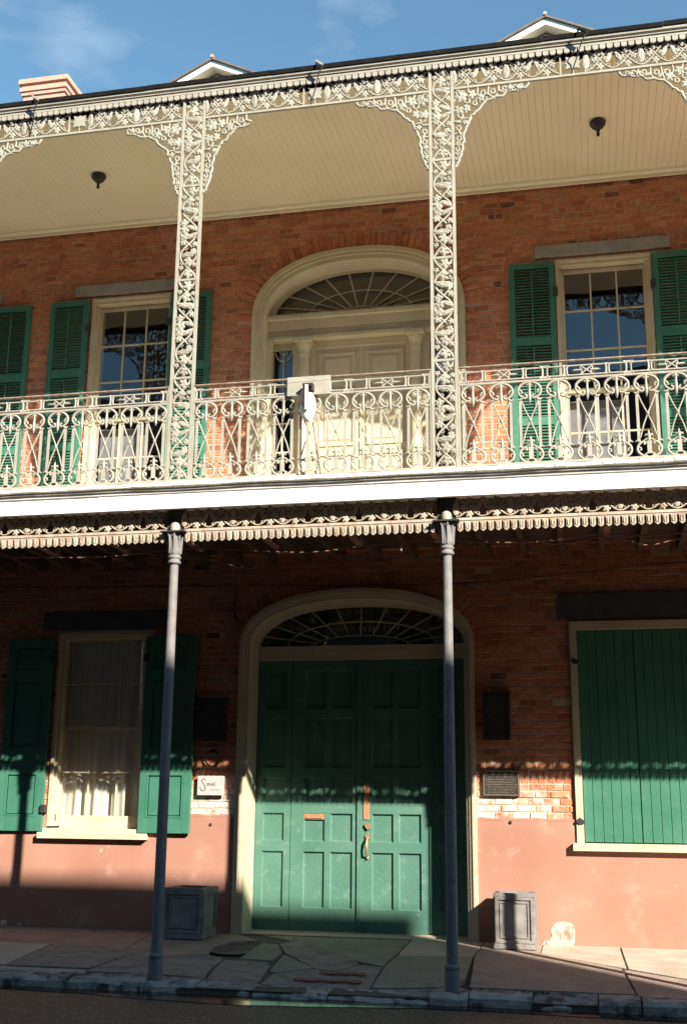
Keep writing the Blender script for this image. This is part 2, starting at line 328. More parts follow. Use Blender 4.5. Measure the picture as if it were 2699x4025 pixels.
def sidewalk_build():
    base = MB(); base.add([(XA-30, .5, gz(0, .5)-.010), (XB+30, .5, gz(0, .5)-.010), (XB+30, -3.2, gz(0, -3.2)-.010), (XA-30, -3.2, gz(0, -3.2)-.010)], [(0, 3, 2, 1)])
    sw = tag(base.build('sidewalk', 'ground_dirt'), 'worn pavement of patched slabs below the gallery', None, None, 'structure')
    SL = {
     'rose0': [(-5.8, -.02), (-2.61, -.01), (-2.47, -1.42), (-3.41, -1.32), (-4.1, -1.26), (-5.6, -1.24)],
     'tan1': [(-5.6, -1.27), (-4.08, -1.29), (-3.41, -1.35), (-3.25, -2.72), (-5.4, -2.72)],
     'grey2': [(-3.385, -1.35), (-2.46, -1.45), (-2.09, -1.53), (-2.26, -1.92), (-2.31, -2.72), (-3.23, -2.72)],
     'rose3': [(-2.59, -.01), (-1.60, -.02), (-1.13, -.53), (-1.45, -.70), (-1.50, -1.10), (-1.42, -1.64), (-1.83, -1.89), (-2.23, -1.90), (-2.07, -1.51), (-2.45, -1.42)],
     'grey4': [(-2.23, -1.935), (-1.82, -1.925), (-1.36, -1.69), (-1.16, -1.83), (-1.10, -2.46), (-1.02, -2.90), (-2.28, -2.90)],
     'grey5': [(-1.14, -1.85), (-.67, -1.86), (-.58, -2.04), (-.54, -2.38), (-.47, -2.90), (-.99, -2.90), (-1.08, -2.45)],
     'mossy6': [(-1.0, -1.77), (-1.06, -.68), (-.85, -.74), (-.655, -1.29), (-.63, -1.77)],
     'mossy7': [(-.51, -2.32), (-.61, -1.40), (-.10, -2.06), (-.45, -2.35)],
     'asphaltA': [(-.83, -.74), (-.75, -.44), (-.51, -.54), (-.14, -1.11), (.25, -1.61), (.32, -1.77), (.18, -2.20), (-.07, -2.10), (-.62, -1.31)],
     'mossy8': [(-1.30, .02), (.60, .05), (.605, -.99), (.585, -1.83), (.25, -1.58), (-.14, -1.08), (-.50, -.51), (-.78, -.40)],
     'tan9': [(.62, .05), (1.47, -.02), (1.45, -1.06), (1.16, -1.13), (.645, -1.20), (.625, -.99)],
     'mossy10': [(.64, -1.23), (1.16, -1.16), (1.45, -1.09), (1.51, -2.46), (1.30, -2.90), (.66, -2.90), (.605, -1.84)],
     'rose11': [(1.49, -.02), (2.155, -.02), (2.15, -.70), (3.02, -1.52), (3.09, -2.5), (3.12, -2.90), (1.60, -2.90), (1.47, -1.09)],
     'tan12': [(2.17, -.02), (3.03, -.02), (3.05, -.69), (3.075, -1.50), (2.165, -.68)],
     'tan13': [(3.05, -.02), (6.6, -.02), (6.6, -2.86), (4.74, -2.46), (3.64, -1.955), (3.095, -1.49)],
     'rose14': [(3.05, -1.56), (3.63, -2.00), (4.72, -2.51), (6.6, -2.92), (3.14, -2.92)],
     'grey15': [(-.45, -2.37), (-.09, -2.09), (.18, -2.23), (.33, -1.79), (.585, -1.87), (.645, -2.90), (-.44, -2.90)],
     'rose16': [(-9, -.02), (-5.82, -.02), (-5.42, -2.72), (-9, -2.72)], 'tan17': [(6.63, -.02), (9, -.02), (9, -2.95), (6.63, -2.95)],
     'tan18': [(-9, -2.745), (-2.30, -2.745), (-2.30, -2.90), (-9, -2.90)],
     'threshold19': [(-1.50, .44), (1.29, .44), (1.38, .06), (-1.60, .03)],
    }
    MT = {'ros': 'concrete_rose', 'tan': 'concrete_tan', 'gre': 'concrete_grey', 'asp': 'concrete_grey', 'thr': 'concrete_tan', 'mos': 'concrete_green'}
    rnd = random.Random(5)
    for k, pl in SL.items():
        cx = sum(p[0] for p in pl)/len(pl); cy = sum(p[1] for p in pl)/len(pl)
        q = []
        for i, (x, y) in enumerate(pl):        # chip the edges a little
            x2, y2 = pl[(i+1) % len(pl)]; L_ = math.hypot(x2-x, y2-y); nn = max(1, int(L_/.18))
            for j in range(nn):
                t = j/nn; px, py = x+(x2-x)*t, y+(y2-y)*t
                d = math.hypot(cx-px, cy-py) or 1; sh = .0005+.004*rnd.random()
                q.append((px+(cx-px)/d*sh, py+(cy-py)/d*sh))
        dz = rnd.uniform(-.006, .008); tx, ty = rnd.uniform(-.003, .003), rnd.uniform(-.002, .002)
        o = MB().slab(q, lambda x, y: gz(x, y)+dz+tx*(x-cx)+ty*(y-cy), .06).build('slab', MT[k[:3]], sw)
    # old red paint strokes on the kerbside slabs
    for (x0, x1, y0, y1) in ((.02, .50, -2.36, -2.27), (-.16, .52, -2.72, -2.62)):
        q = [(x0+(x1-x0)*i/10, y0+.03*math.sin(i*1.9)) for i in range(11)]+[(x0+(x1-x0)*i/10, y1+.025*math.sin(i*2.3)) for i in range(10, -1, -1)]
        MB().slab(q, lambda x, y: gz(x, y)+.013, .003).build('paint_mark', 'red_mark', sw)
    k = tag(MB().box(XA-30, XB+30, -3.2, -2.93, -.4, -.155).build('kerb', 'ground_dirt'), 'broken granite kerb along the gutter', None, None, 'structure')
    xs = [-9, -7.4, -5.9, -4.6, -3.42, -2.34, -1.76, -1.52, -1.02, -.43, .30, 1.26, 1.62, 2.20, 2.78, 3.16, 4.5, 6.0, 7.5, 9]
    for a, b_ in zip(xs[:-1], xs[1:]):
        g = .002+.006*rnd.random(); dz = rnd.uniform(-.022, .012); dy = rnd.uniform(-.045, .03)
        low = -.050 if (a in (-.43, .30)) else (-.03 if a == -1.02 else 0)
        if a == 2.20: low = -.045; dy = .03
        n = max(4, int((b_-a)/.09)); top = []; mb = MB()
        for i in range(n+1):
            x = a+g+(b_-a-2*g)*i/n
            e = .045*rnd.random()+.025*math.sin(i*.9+a) if i not in (0, n) else .03+.02*rnd.random()
            top.append((x, -3.24+dy+e, -.085+dz+low-.015*rnd.random()))
        vs = []
        for (x, y, z) in top: vs += [(x, -2.905, gz(x, -2.9)-.002+dz*.3), (x, y+.05+.03*rnd.random(), z+.006), (x, y, z-.03), (x, y-.012+.02*rnd.random(), -.30)]
        mb.add(vs, [(i*4+j, i*4+j+1, i*4+5+j, i*4+4+j) for i in range(n) for j in range(3)])
        mb.add(vs[:4], [(0, 1, 2, 3)]); mb.add(vs[-4:], [(3, 2, 1, 0)])
        mb.build('kerb_stone', 'kerb_granite', k)
    return sw
sidewalk_build()

# ================================================================== TOWNHOUSE
house = thing('townhouse', 'brick townhouse with pink stucco base, green shutters and two arched doorways', 'building')

def wall_mesh(mb, x0, x1, z0, z1, rects, arches, y):
    xs = {x0, x1}; zs = {z0, z1}
    for a, b, c, d in rects: xs |= {a, b}; zs |= {c, d}
    for cx, zb, s, a, b in arches:
        zs |= {zb, s, s+b}; xs |= {round(p[0], 5) for p in ell(cx, s, a, b, 40, AE)}
    xs = sorted(x for x in xs if x0 <= x <= x1); zs = sorted(z for z in zs if z0 <= z <= z1)
    for i in range(len(xs)-1):
        xa, xb = xs[i], xs[i+1]; xm = (xa+xb)/2
        for j in range(len(zs)-1):
            za, zb_ = zs[j], zs[j+1]; zm = (za+zb_)/2; lo = None; skip = False
            for a, b, c, d in rects:
                if a < xm < b and c < zm < d: skip = True
            for cx, zb, s, a, b in arches:
                if abs(xm-cx) < a and zb < zm < s+b:
                    if zm < s: skip = True
                    else:
                        f = lambda x: s+b*max(0, 1-min(1, abs(x-cx)/a)**AE)**(1/AE)
                        fa, fb = f(xa), f(xb)
                        if zb_ <= min(fa, fb)+1e-6: skip = True
                        else: lo = (min(zb_, max(za, fa)), min(zb_, max(za, fb)))
            if skip: continue
            l0, l1 = lo or (za, za)
            mb.add([(xa, y, l0), (xb, y, l1), (xb, y, zb_), (xa, y, zb_)], [(0, 1, 2, 3)])
wm = MB(); wall_mesh(wm, XA, XB, -.1, 10.0, RECT, ARCH, .008)
wall = wm.build('wall', 'mortar', house)

def bricks_build():
    rnd = random.Random(11); CH = .084; BL = .208
    items = []                        # (poly corners xz list, tone, wash, y)
    z = 1.418; row = 0
    ring = [(DCX, U_ZS, U_A+.01, U_B+.01, .25), (DCX, L_ZS, L_A+.01, L_B+.01, .22)]
    def tone(): return min(1, max(0, rnd.gauss(.55, .20)))
    def wash(x, z):
        v = 0
        if 1.3 < z < 2.15:
            if 1.30 < x < 2.65: v = max(v, .44*(1-max(0, (z-1.60)/.55))*(1-max(0, (x-2.1)/.65)))
            if -2.40 < x < -1.60: v = max(v, .55*(1-max(0, (z-1.55)/.55)))
        pass
        return max(0, min(.6, v+rnd.gauss(0, .07)))
    while z < 9.80:
        zt = z+CH-.015; zm = (z+zt)/2; blk = []
        for a, b, c, d in RECT:
            if c-.01 < zm < d+.02: blk.append((a-.005, b+.005))
        for (cx, s, a, b, th), (_, zb, _, _, _) in zip(ring, ARCH):
            if zb < zm <= s: blk.append((cx-a, cx+a))
            elif s < zm < s+b+th-.03:
                t = (zm-s)/(b+th-.03); hw = (a+th-.03)*max(0, 1-t**AE)**(1/AE); blk.append((cx-hw, cx+hw))
        blk.sort(); free = []; cur = XA
        for a, b in blk:
            if a > cur+.03: free.append((cur, a))
            cur = max(cur, b)
        if cur < XB: free.append((cur, XB))
        header = (row % 6 == 5)
        for a, b in free:
            base = BL*.52 if header else BL
            x = a; first = True
            off = (row % 2)*.5*base+rnd.uniform(-.02, .02)
            while x < b-.015:
                Lb = base*rnd.uniform(.88, 1.08)
                if first and off > .04: Lb = max(.06, off)
                first = False
                xe = x+Lb
                if b-xe < .05: xe = b
                wz = rnd.uniform(-.003, .003)
                j = .013
                items.append(([(x, z+wz), (xe-j, z+wz+rnd.uniform(-.002, .002)), (xe-j, zt+wz), (x, zt+wz+rnd.uniform(-.002, .002))], tone(), wash((x+xe)/2, zm), rnd.gauss(0, .0025)))
                x = xe
        z += CH; row += 1
    for cx, s, a, b, th in ring:       # rubbed arch bricks
        n = 46
        p0 = ell(cx, s, a, b, 400, AE); p1 = ell(cx, s, a+th-.012, b+th-.012, 400, AE)
        ln = [0]
        for i in range(400): ln.append(ln[-1]+math.dist(p0[i], p0[i+1]))
        def atl(pl, t):
            q = t*ln[-1]; i = 0
            while i < 399 and ln[i+1] < q: i += 1
            f = (q-ln[i])/max(1e-9, ln[i+1]-ln[i]); return (pl[i][0]+(pl[i+1][0]-pl[i][0])*f, pl[i][1]+(pl[i+1][1]-pl[i][1])*f)
        for i in range(n):
            t0, t1 = (i+.06)/n, (i+.94)/n
            A, B = atl(p0, t0), atl(p0, t1)
            mx_, mz_ = (A[0]+B[0])/2, (A[1]+B[1])/2
            dxn, dzn = -(B[1]-A[1]), B[0]-A[0]; l = math.hypot(dxn, dzn); dxn /= l; dzn /= l
            k = 1.12; h = th-.02+rnd.uniform(-.01, .01)
            tx, tz = dzn, -dxn; hw = math.dist(A, B)/2*k
            C_, D_ = (mx_+dxn*h-tx*hw*1.0, mz_+dzn*h-tz*hw), (mx_+dxn*h+tx*hw, mz_+dzn*h+tz*hw)
            items.append(([A, D_ if math.dist(A, D_) < math.dist(A, C_) else C_, C_ if math.dist(A, D_) < math.dist(A, C_) else D_, B], min(1, tone()*.9+.10), .02 if rnd.random() < .9 else .16, -.009+rnd.gauss(0, .003)))
    # which ones show largest in the photograph
    hid = [(-5.63, -5.0), (-4.69, -4.08), (-2.86, -2.22), (1.97, 2.59), (3.84, 4.46)]
    cover = [(-4.92, -4.25, 1.1, 3.72), (-2.93, -2.21, 1.1, 3.72), (-2.19, -1.78, 2.33, 2.88), (1.52, 1.86, 2.34, 2.93), (-2.15, -1.78, 1.65, 1.90), (1.5, 1.94, 1.68, 1.98),
             (-4.46, -2.58, 3.8, 4.09), (2.46, 4.7, 3.8, 4.17), (-4.36, -2.55, 8.73, 8.93), (2.32, 4.11, 8.73, 8.93)]
    def proj(x, z):
        v = Vector((x, 0, z))-CAM; d = v.dot(Fw); return v.dot(Rt)/d*FPX+1349.5, -v.dot(Up)/d*FPX+2012.5
    sc = []
    for i, (pl, t, wv, y) in enumerate(items):
        x = sum(p[0] for p in pl)/4; zz = sum(p[1] for p in pl)/4
        pj = [proj(*p) for p in pl]
        if not all(20 < p[0] < 2680 and p[1] > 20 for p in pj): continue
        if zz > 4.0 and (zz < 5.95 or any(a < x < b and zz < 8.68 for a, b in hid)): continue
        if any(a < x < b and c < zz < d for a, b, c, d in cover): continue
        if zz > 3.95 and zz < 6: continue
        ar = abs(sum(pj[k][0]*pj[(k+1) % 4][1]-pj[(k+1) % 4][0]*pj[k][1] for k in range(4)))/2
        if 6 < zz < 7.1: ar *= .6
        sc.append((ar, i))
    sc.sort(reverse=True); single = {i for _, i in sc[:300]}
    def solid(pl, y):
        n = 4; b = .004; cx = sum(p[0] for p in pl)/4; cz = sum(p[1] for p in pl)/4
        inn = [(p[0]+math.copysign(b, cx-p[0]), p[1]+math.copysign(b, cz-p[1])) for p in pl]
        vs = [(p[0], y, p[1]) for p in inn]+[(p[0], y+b, p[1]) for p in pl]+[(p[0], .014, p[1]) for p in pl]
        return vs, [(0, 1, 2, 3)]+[(i, i+4, (i+1) % 4+4, (i+1) % 4) for i in range(4)]+[(i+4, i+8, (i+1) % 4+8, (i+1) % 4+4) for i in range(4)]
    def finish(me, cols):
        at = me.attributes.new('tone', 'FLOAT_COLOR', 'POINT')
        at.data.foreach_set('color', [c for t, wv in cols for c in (t, wv, 0, 1)])
    big = MB(); cols = []
    for i, (pl, t, wv, y) in enumerate(items):
        vs, fs = solid(pl, y)
        if i in single:
            m_ = MB().add(vs, fs); me = m_.mesh('brick', 'brick'); finish(me, [(t, wv)]*12); link('brick', me, wall)
        else:
            big.add(vs, fs); cols += [(t, wv)]*12
    me = big.mesh('brickwork', 'brick'); finish(me, cols); tag(link('brickwork', me, wall), kind='stuff')
bricks_build()

# stucco base, standing 20 mm proud of the bricks
st = MB(); wall_mesh(st, XA, XB, -.1, 1.414, RECT[3:], ARCH[1:], -.018)
for a, b in ((XA, DCX-L_A), (DCX+L_A, XB)):
    segs = [(a, b)]
    for r0, r1, zb, _ in RECT[3:]:
        segs = [s2 for s1 in segs for s2 in ([(s1[0], r0), (r1, s1[1])] if s1[0] < r0 < s1[1] else [s1])]
    for s0, s1 in segs: st.add([(s0, -.018, 1.414), (s1, -.018, 1.414), (s1, .012, 1.420), (s0, .012, 1.420)], [(0, 1, 2, 3)])
for x in (DCX-L_A, DCX+L_A): st.add([(x, -.018, -.1), (x, .05, -.1), (x, .05, 1.414), (x, -.018, 1.414)], [(0, 1, 2, 3)])
st.build('stucco_base', 'stucco', house)
rnd = random.Random(17)
for a, b in ((-9.0, -4.93), (-2.20, DCX-L_A-.002), (DCX+L_A+.002, 2.598), (4.122, 8.4)):
    k = max(3, int((b-a)/.035)); up = [(a+(b-a)*i/k, 1.418+.010*rnd.random()+.007*math.sin(i*.7)) for i in range(k+1)]
    MB().band([(x, 1.395) for x, z in up], up, -.021, .006).build('stucco_edge', 'stucco', house)
pp = [(2.155, .0), (2.17, .05), (2.23, .06), (2.27, .10), (2.255, .17), (2.29, .255), (2.40, .27), (2.50, .255), (2.535, .20), (2.53, .06), (2.52, .0)]
MB().prism_xz([(x, z-.01) for x, z in pp], -.024, -.017).build('stucco_patch', 'pale_patch', house)
for (x, z) in ((-1.96, 1.30), (1.82, 1.375)): MB().lathe([(.016, 0), (.02, .012), (.012, .02)], n=8).build('bolt', 'dark_iron', house, (x, -.017, z)).rotation_euler = (R(90), 0, 0)
# chips low on the stucco
for (x, z, s) in ((-4.72, .02, .06), (-4.5, .01, .035)):
    MB().lathe([(s, 0), (s*.8, .02), (s*.3, .035)], n=7).build('broken_stucco', 'mortar', house, (x, -.014, z)).rotation_euler = (R(90), .3, 0)
# small dark ventilation grille low in the right stucco? none visible, skip

# ---- lintels
def lintel(x0, x1, z0, z1, d=.03, m='stone_grey'):
    mb = MB(); mb.bev(x0, x1, -d, .06, z0, z1, .006); mb.build('lintel', m, house)
for a, b in ((-7.28, -5.52), (-4.335, -2.57), (2.33, 4.10)): lintel(a, b, 8.745, 8.918)
lintel(-4.455, -2.60, 3.825, 4.075, .03, 'dark_slate'); lintel(2.47, 4.62, 3.815, 4.15, .03, 'dark_slate')

def rframe(mb, x0, x1, z0, z1, w, y0, y1, bottom=True):
    mb.box(x0, x0+w, y0, y1, z0, z1); mb.box(x1-w, x1, y0, y1, z0, z1); mb.box(x0+w, x1-w, y0, y1, z1-w, z1)
    if bottom: mb.box(x0+w, x1-w, y0, y1, z0, z0+w)

# ---- upper windows
def upper_window(x0, x1):
    z0, z1 = 4.95, 8.69; f = MB()
    rframe(f, x0, x1, z0, z1, .035, -.028, .30, False)
    rframe(f, x0+.035, x1-.035, z0, z1-.035, .04, .04, .30, False)
    f.box(x0+.035, x1-.035, .0, .05, z1-.08, z1-.035); f.box(x0, x1, -.04, .30, 4.90, 5.0)
    fr = f.build('window', 'cream_paint', house)
    gx0, gx1 = x0+.085, x1-.085
    rows_u = [8.55, 8.0, 7.44, 6.90]; rows_l = [6.84, 6.30, 5.75, 5.16]
    for rows, y in ((rows_u, .13), (rows_l, .165)):
        s = MB(); s.box(gx0-.012, gx0+.022, y, y+.035, rows[-1]-.05, rows[0]+.05); s.box(gx1-.022, gx1+.012, y, y+.035, rows[-1]-.05, rows[0]+.05)
        s.box(gx0+.022, gx1-.022, y, y+.035, rows[0], rows[0]+.05); s.box(gx0+.022, gx1-.022, y, y+.035, rows[-1]-.055, rows[-1])
        s.build('sash', 'cream_paint', fr)
        W = (gx1-gx0-.044)/3
        for k in (1, 2): MB().box(gx0+.022+W*k-.011, gx0+.022+W*k+.011, y+.002, y+.030, rows[-1], rows[0]).build('muntin', 'cream_paint', fr)
        for z in rows[1:-1]: MB().box(gx0+.022, gx1-.022, y+.004, y+.028, z-.011, z+.011).build('muntin', 'cream_paint', fr)
        for k in range(3):
            for j in range(3):
                p = MB(); xa, xb = gx0+.022+W*k+.006, gx0+.022+W*(k+1)-.006; za, zb = rows[j+1]+.006, rows[j]-.006
                t1, t2 = random.uniform(-.002, .002), random.uniform(-.002, .002)
                p.add([(xa, y+.018+t1, za), (xb, y+.018-t1, za), (xb, y+.018-t1+t2, zb), (xa, y+.018+t1+t2, zb)], [(0, 1, 2, 3)]); p.build('pane', 'pane_glass', fr)
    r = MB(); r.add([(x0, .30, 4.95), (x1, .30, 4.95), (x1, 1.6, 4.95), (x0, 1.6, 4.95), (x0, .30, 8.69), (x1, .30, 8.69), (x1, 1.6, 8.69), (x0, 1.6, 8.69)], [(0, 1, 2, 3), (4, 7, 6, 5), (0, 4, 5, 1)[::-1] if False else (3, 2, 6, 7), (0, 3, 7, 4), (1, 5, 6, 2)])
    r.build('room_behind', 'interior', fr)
    MB().add([(gx0, .34, 5.0), (gx0+(gx1-gx0)*.70, .34, 5.0), (gx0+(gx1-gx0)*.70, .34, 6.78), (gx0, .34, 6.80)], [(0, 1, 2, 3)]).build('blind', 'blind', fr)
for a, b in UPW: upper_window(a, b)

# ---- louvred shutters
SLAT = MB()
SLAT.add([(-.5, -.020, -.022), (.5, -.020, -.022), (.5, -.021, -.010), (-.5, -.021, -.010), (-.5, .020, .012), (.5, .020, .012), (.5, .018, .022), (-.5, .018, .022)],
         [(0, 1, 2, 3), (3, 2, 6, 7), (7, 6, 5, 4), (4, 5, 1, 0), (0, 3, 7, 4), (1, 5, 6, 2)])
slat_me = SLAT.mesh('slat', 'green_paint')
def louvre_shutter(x0, x1, label=None, open_tilt=0, tilt=0):
    z0, z1 = 4.99, 8.665; st_w = .075; f = MB()
    W = x1-x0
    f.bev(0, st_w, -.022, .022, z0, z1); f.bev(W-st_w, W, -.022, .022, z0, z1)
    rails = [(z0, z0+.16), (6.37, 6.48), (7.48, 7.60), (z1-.085, z1)]
    for a, b in rails: f.box(st_w, W-st_w, -.018, .018, a, b)
    o = f.build('shutter', 'green_paint', house, (x0, -.045, 0)); o.rotation_euler = (0, 0, open_tilt)
    if label: o['label'] = label
    for (a, b) in ((rails[0][1], rails[1][0]), (rails[1][1], rails[2][0]), (rails[2][1], rails[3][0])):
        n = int((b-a)/.0415); p = (b-a)/n
        for i in range(n):
            z = a+p*(i+.5)
            if z < 5.80: continue
            link('slat', slat_me, o, (W/2, .0, z), (tilt+random.gauss(0, .012), 0, 0), (W-2*st_w, 1, 1))
        MB().box(W/2-.008, W/2+.008, -.034, -.018, a+.03, b-.03).build('tilt_rod', 'green_paint', o)
    low = MB(); a, b = rails[0][1], 5.80
    n = int((b-a)/.0415)
    for i in range(n): low.box(st_w, W-st_w, -.012, .012, a+i*.0415, a+i*.0415+.02)
    tag(low.build('lower_slats', 'green_paint', o), kind='stuff')
    return o
for (a, b, t, ti) in ((-5.615, -5.01, .03, -.12), (-4.682, -4.088, -.03, .05), (-2.835, -2.222, .02, .0), (1.980, 2.585, .03, -.12), (3.850, 4.452, -.02, .05)):
    louvre_shutter(a, b, None, t, ti)
for x in (-4.09, 2.59, -2.83, 3.85):
    for z in (8.22, 5.9): MB().box(x-.03, x+.03, -.09, -.02, z-.05, z+.05).build('hinge', 'dark_iron', house)

# ---- upper arched doorway
def upper_door():
    f = MB(); zb = 4.95; e = AE
    def bandl(a1, b1, a0, b0, y0, y1): f.band(arch_line(DCX, zb, U_ZS, a1, b1, 40, e), arch_line(DCX, zb, U_ZS, a0, b0, 40, e), y0, y1)
    bandl(U_A-.055, U_B-.055, U_A+.006, U_B+.006, -.055, .05)
    bandl(U_A-.10, U_B-.10, U_A-.055, U_B-.055, -.030, .05)
    bandl(U_A-.155, U_B-.165, U_A-.10, U_B-.10, -.005, .06)
    # reveal
    p0 = arch_line(DCX, zb, U_ZS, U_A-.155, U_B-.165, 40, e); p1 = arch_line(DCX, zb, U_ZS+.03, U_A-.19, U_B-.25, 40, e)
    n = len(p0); f.add([(x, .055, z) for x, z in p0]+[(x, .26, z) for x, z in p1], [(i, i+1, n+i+1, n+i) for i in range(n-1)], True)
    d = f.build('upper_doorway', 'cream_paint', house)
    ga, gb, gzs = 1.245, .625, 8.285
    # band between reveal and fanlight glass
    t = MB(); t.band(ell(DCX, gzs, ga, gb, 40), [(x, max(z, gzs)) for x, z in ell(DCX, U_ZS+.05, U_A-.16, U_B-.20, 40, e)], .25, .30)
    t.box(DCX-1.34, DCX+1.34, .16, .32, 8.06, 8.20); t.box(DCX-1.34, DCX+1.34, .10, .32, 8.20, 8.25); t.box(DCX-1.34, DCX+1.34, .13, .32, 8.25, 8.283)
    t.box(DCX-1.34, DCX+1.34, .19, .32, 7.95, 8.06); t.box(DCX-1.34, DCX+1.34, .14, .32, 7.905, 7.95)
    t.build('transom', 'cream_paint', d)
    MB().add([(x, .30, z) for x, z in ell(DCX, gzs, ga, gb, 40)], [tuple(range(41))]).build('fanlight_pane', 'pane_glass', d)
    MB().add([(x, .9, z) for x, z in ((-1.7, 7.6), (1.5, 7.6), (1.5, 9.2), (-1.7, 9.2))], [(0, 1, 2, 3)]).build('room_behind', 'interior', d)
    for k in range(1, 11):
        a = math.pi*k/11; c, s_ = math.cos(a), math.sin(a)
        MB().tube([(DCX+.30*c, .285, gzs+.09*s_+.005), (DCX+ga*c, .285, gzs+gb*s_)], .012, 4).build('muntin', 'cream_paint', d)
    MB().tube([(x, .283, z) for x, z in ell(DCX, gzs, .74, .345, 30)], .012, 4).build('muntin', 'cream_paint', d)
    MB().tube([(x, .283, z) for x, z in ell(DCX, gzs, .32, .095, 20)], .014, 4).build('muntin', 'cream_paint', d)
    # flat background of door case
    b = MB()
    for s_ in (-1, 1):
        xa, xb = sorted((DCX+s_*1.36, DCX+s_*1.27)); b.box(xa, xb, .20, .36, 4.95, 7.90)
        xa, xb = sorted((DCX+s_*.97, DCX+s_*.66)); b.box(xa, xb, .26, .36, 4.95, 7.90)
        xa, xb = sorted((DCX+s_*1.27, DCX+s_*.97)); b.box(xa, xb, .30, .36, 7.82, 7.90); b.box(xa, xb, .28, .36, 4.95, 5.95)
    b.box(DCX-.66, DCX+.66, .28, .36, 7.80, 7.90)
    b.build('door_case', 'cream_paint', d)
    for s_ in (-1, 1):
        cx = DCX+s_*.79
        MB().lathe([(.085, 5.1), (.09, 5.15), (.082, 5.2), (.080, 6.2), (.072, 7.62), (.072, 7.64), (.085, 7.66), (.074, 7.69), (.074, 7.74), (.088, 7.76), (.108, 7.83), (.112, 7.85)], cx, .20, 18).box(cx-.125, cx+.125, .08, .30, 7.85, 7.904).build('column', 'cream_paint', d)
        MB().box(cx-.11, cx+.11, .10, .30, 4.95, 5.1).build('plinth', 'cream_paint', d)
        # engaged half pilaster at the jamb
        MB().box(DCX+s_*1.30-.05, DCX+s_*1.30+.05, .12, .20, 4.95, 7.70).box(DCX+s_*1.30-.06, DCX+s_*1.30+.06, .105, .20, 7.70, 7.90).build('pilaster', 'cream_paint', d)
        sx = DCX+s_*1.12
        MB().add([(sx-.15, .34, 5.95), (sx+.15, .34, 5.95), (sx+.15, .34, 7.82), (sx-.15, .34, 7.82)], [(0, 1, 2, 3)]).build('sidelight_pane', 'pane_glass', d)
        MB().box(sx-.009, sx+.009, .315, .335, 5.95, 7.82).build('muntin', 'cream_paint', d)
        for z in (7.27, 6.72, 6.3): MB().box(sx-.15, sx+.15, .317, .333, z-.009, z+.009).build('muntin', 'cream_paint', d)
        MB().tube(arc(sx, 7.82, .13, .17, 180, 360, 14, .325), .010, 4).build('muntin', 'cream_paint', d)
        MB().tube(arc(sx, 7.82, .06, .075, 180, 360, 10, .325), .009, 4).build('muntin', 'cream_paint', d)
    lf = MB(); lf.box(DCX-.66, DCX+.66, .32, .36, 5.0, 7.80); leaf = lf.build('door_leaf', 'cream_paint', d)
    for (xa, xb) in ((-.60, -.08), (.08, .60)):
        for (za, zb_) in ((7.30, 7.72), (6.35, 7.18), (5.55, 6.25), (5.1, 5.45)):
            p = MB(); rframe(p, DCX+xa, DCX+xb, za, zb_, .035, .298, .322); p.bev(DCX+xa+.075, DCX+xb-.075, .304, .322, za+.075, zb_-.075, .015)
            p.build('panel', 'cream_paint', d)
    MB().box(DCX-.012, DCX+.012, .30, .322, 5.0, 7.80).build('door_stile', 'cream_paint', d)
upper_door()

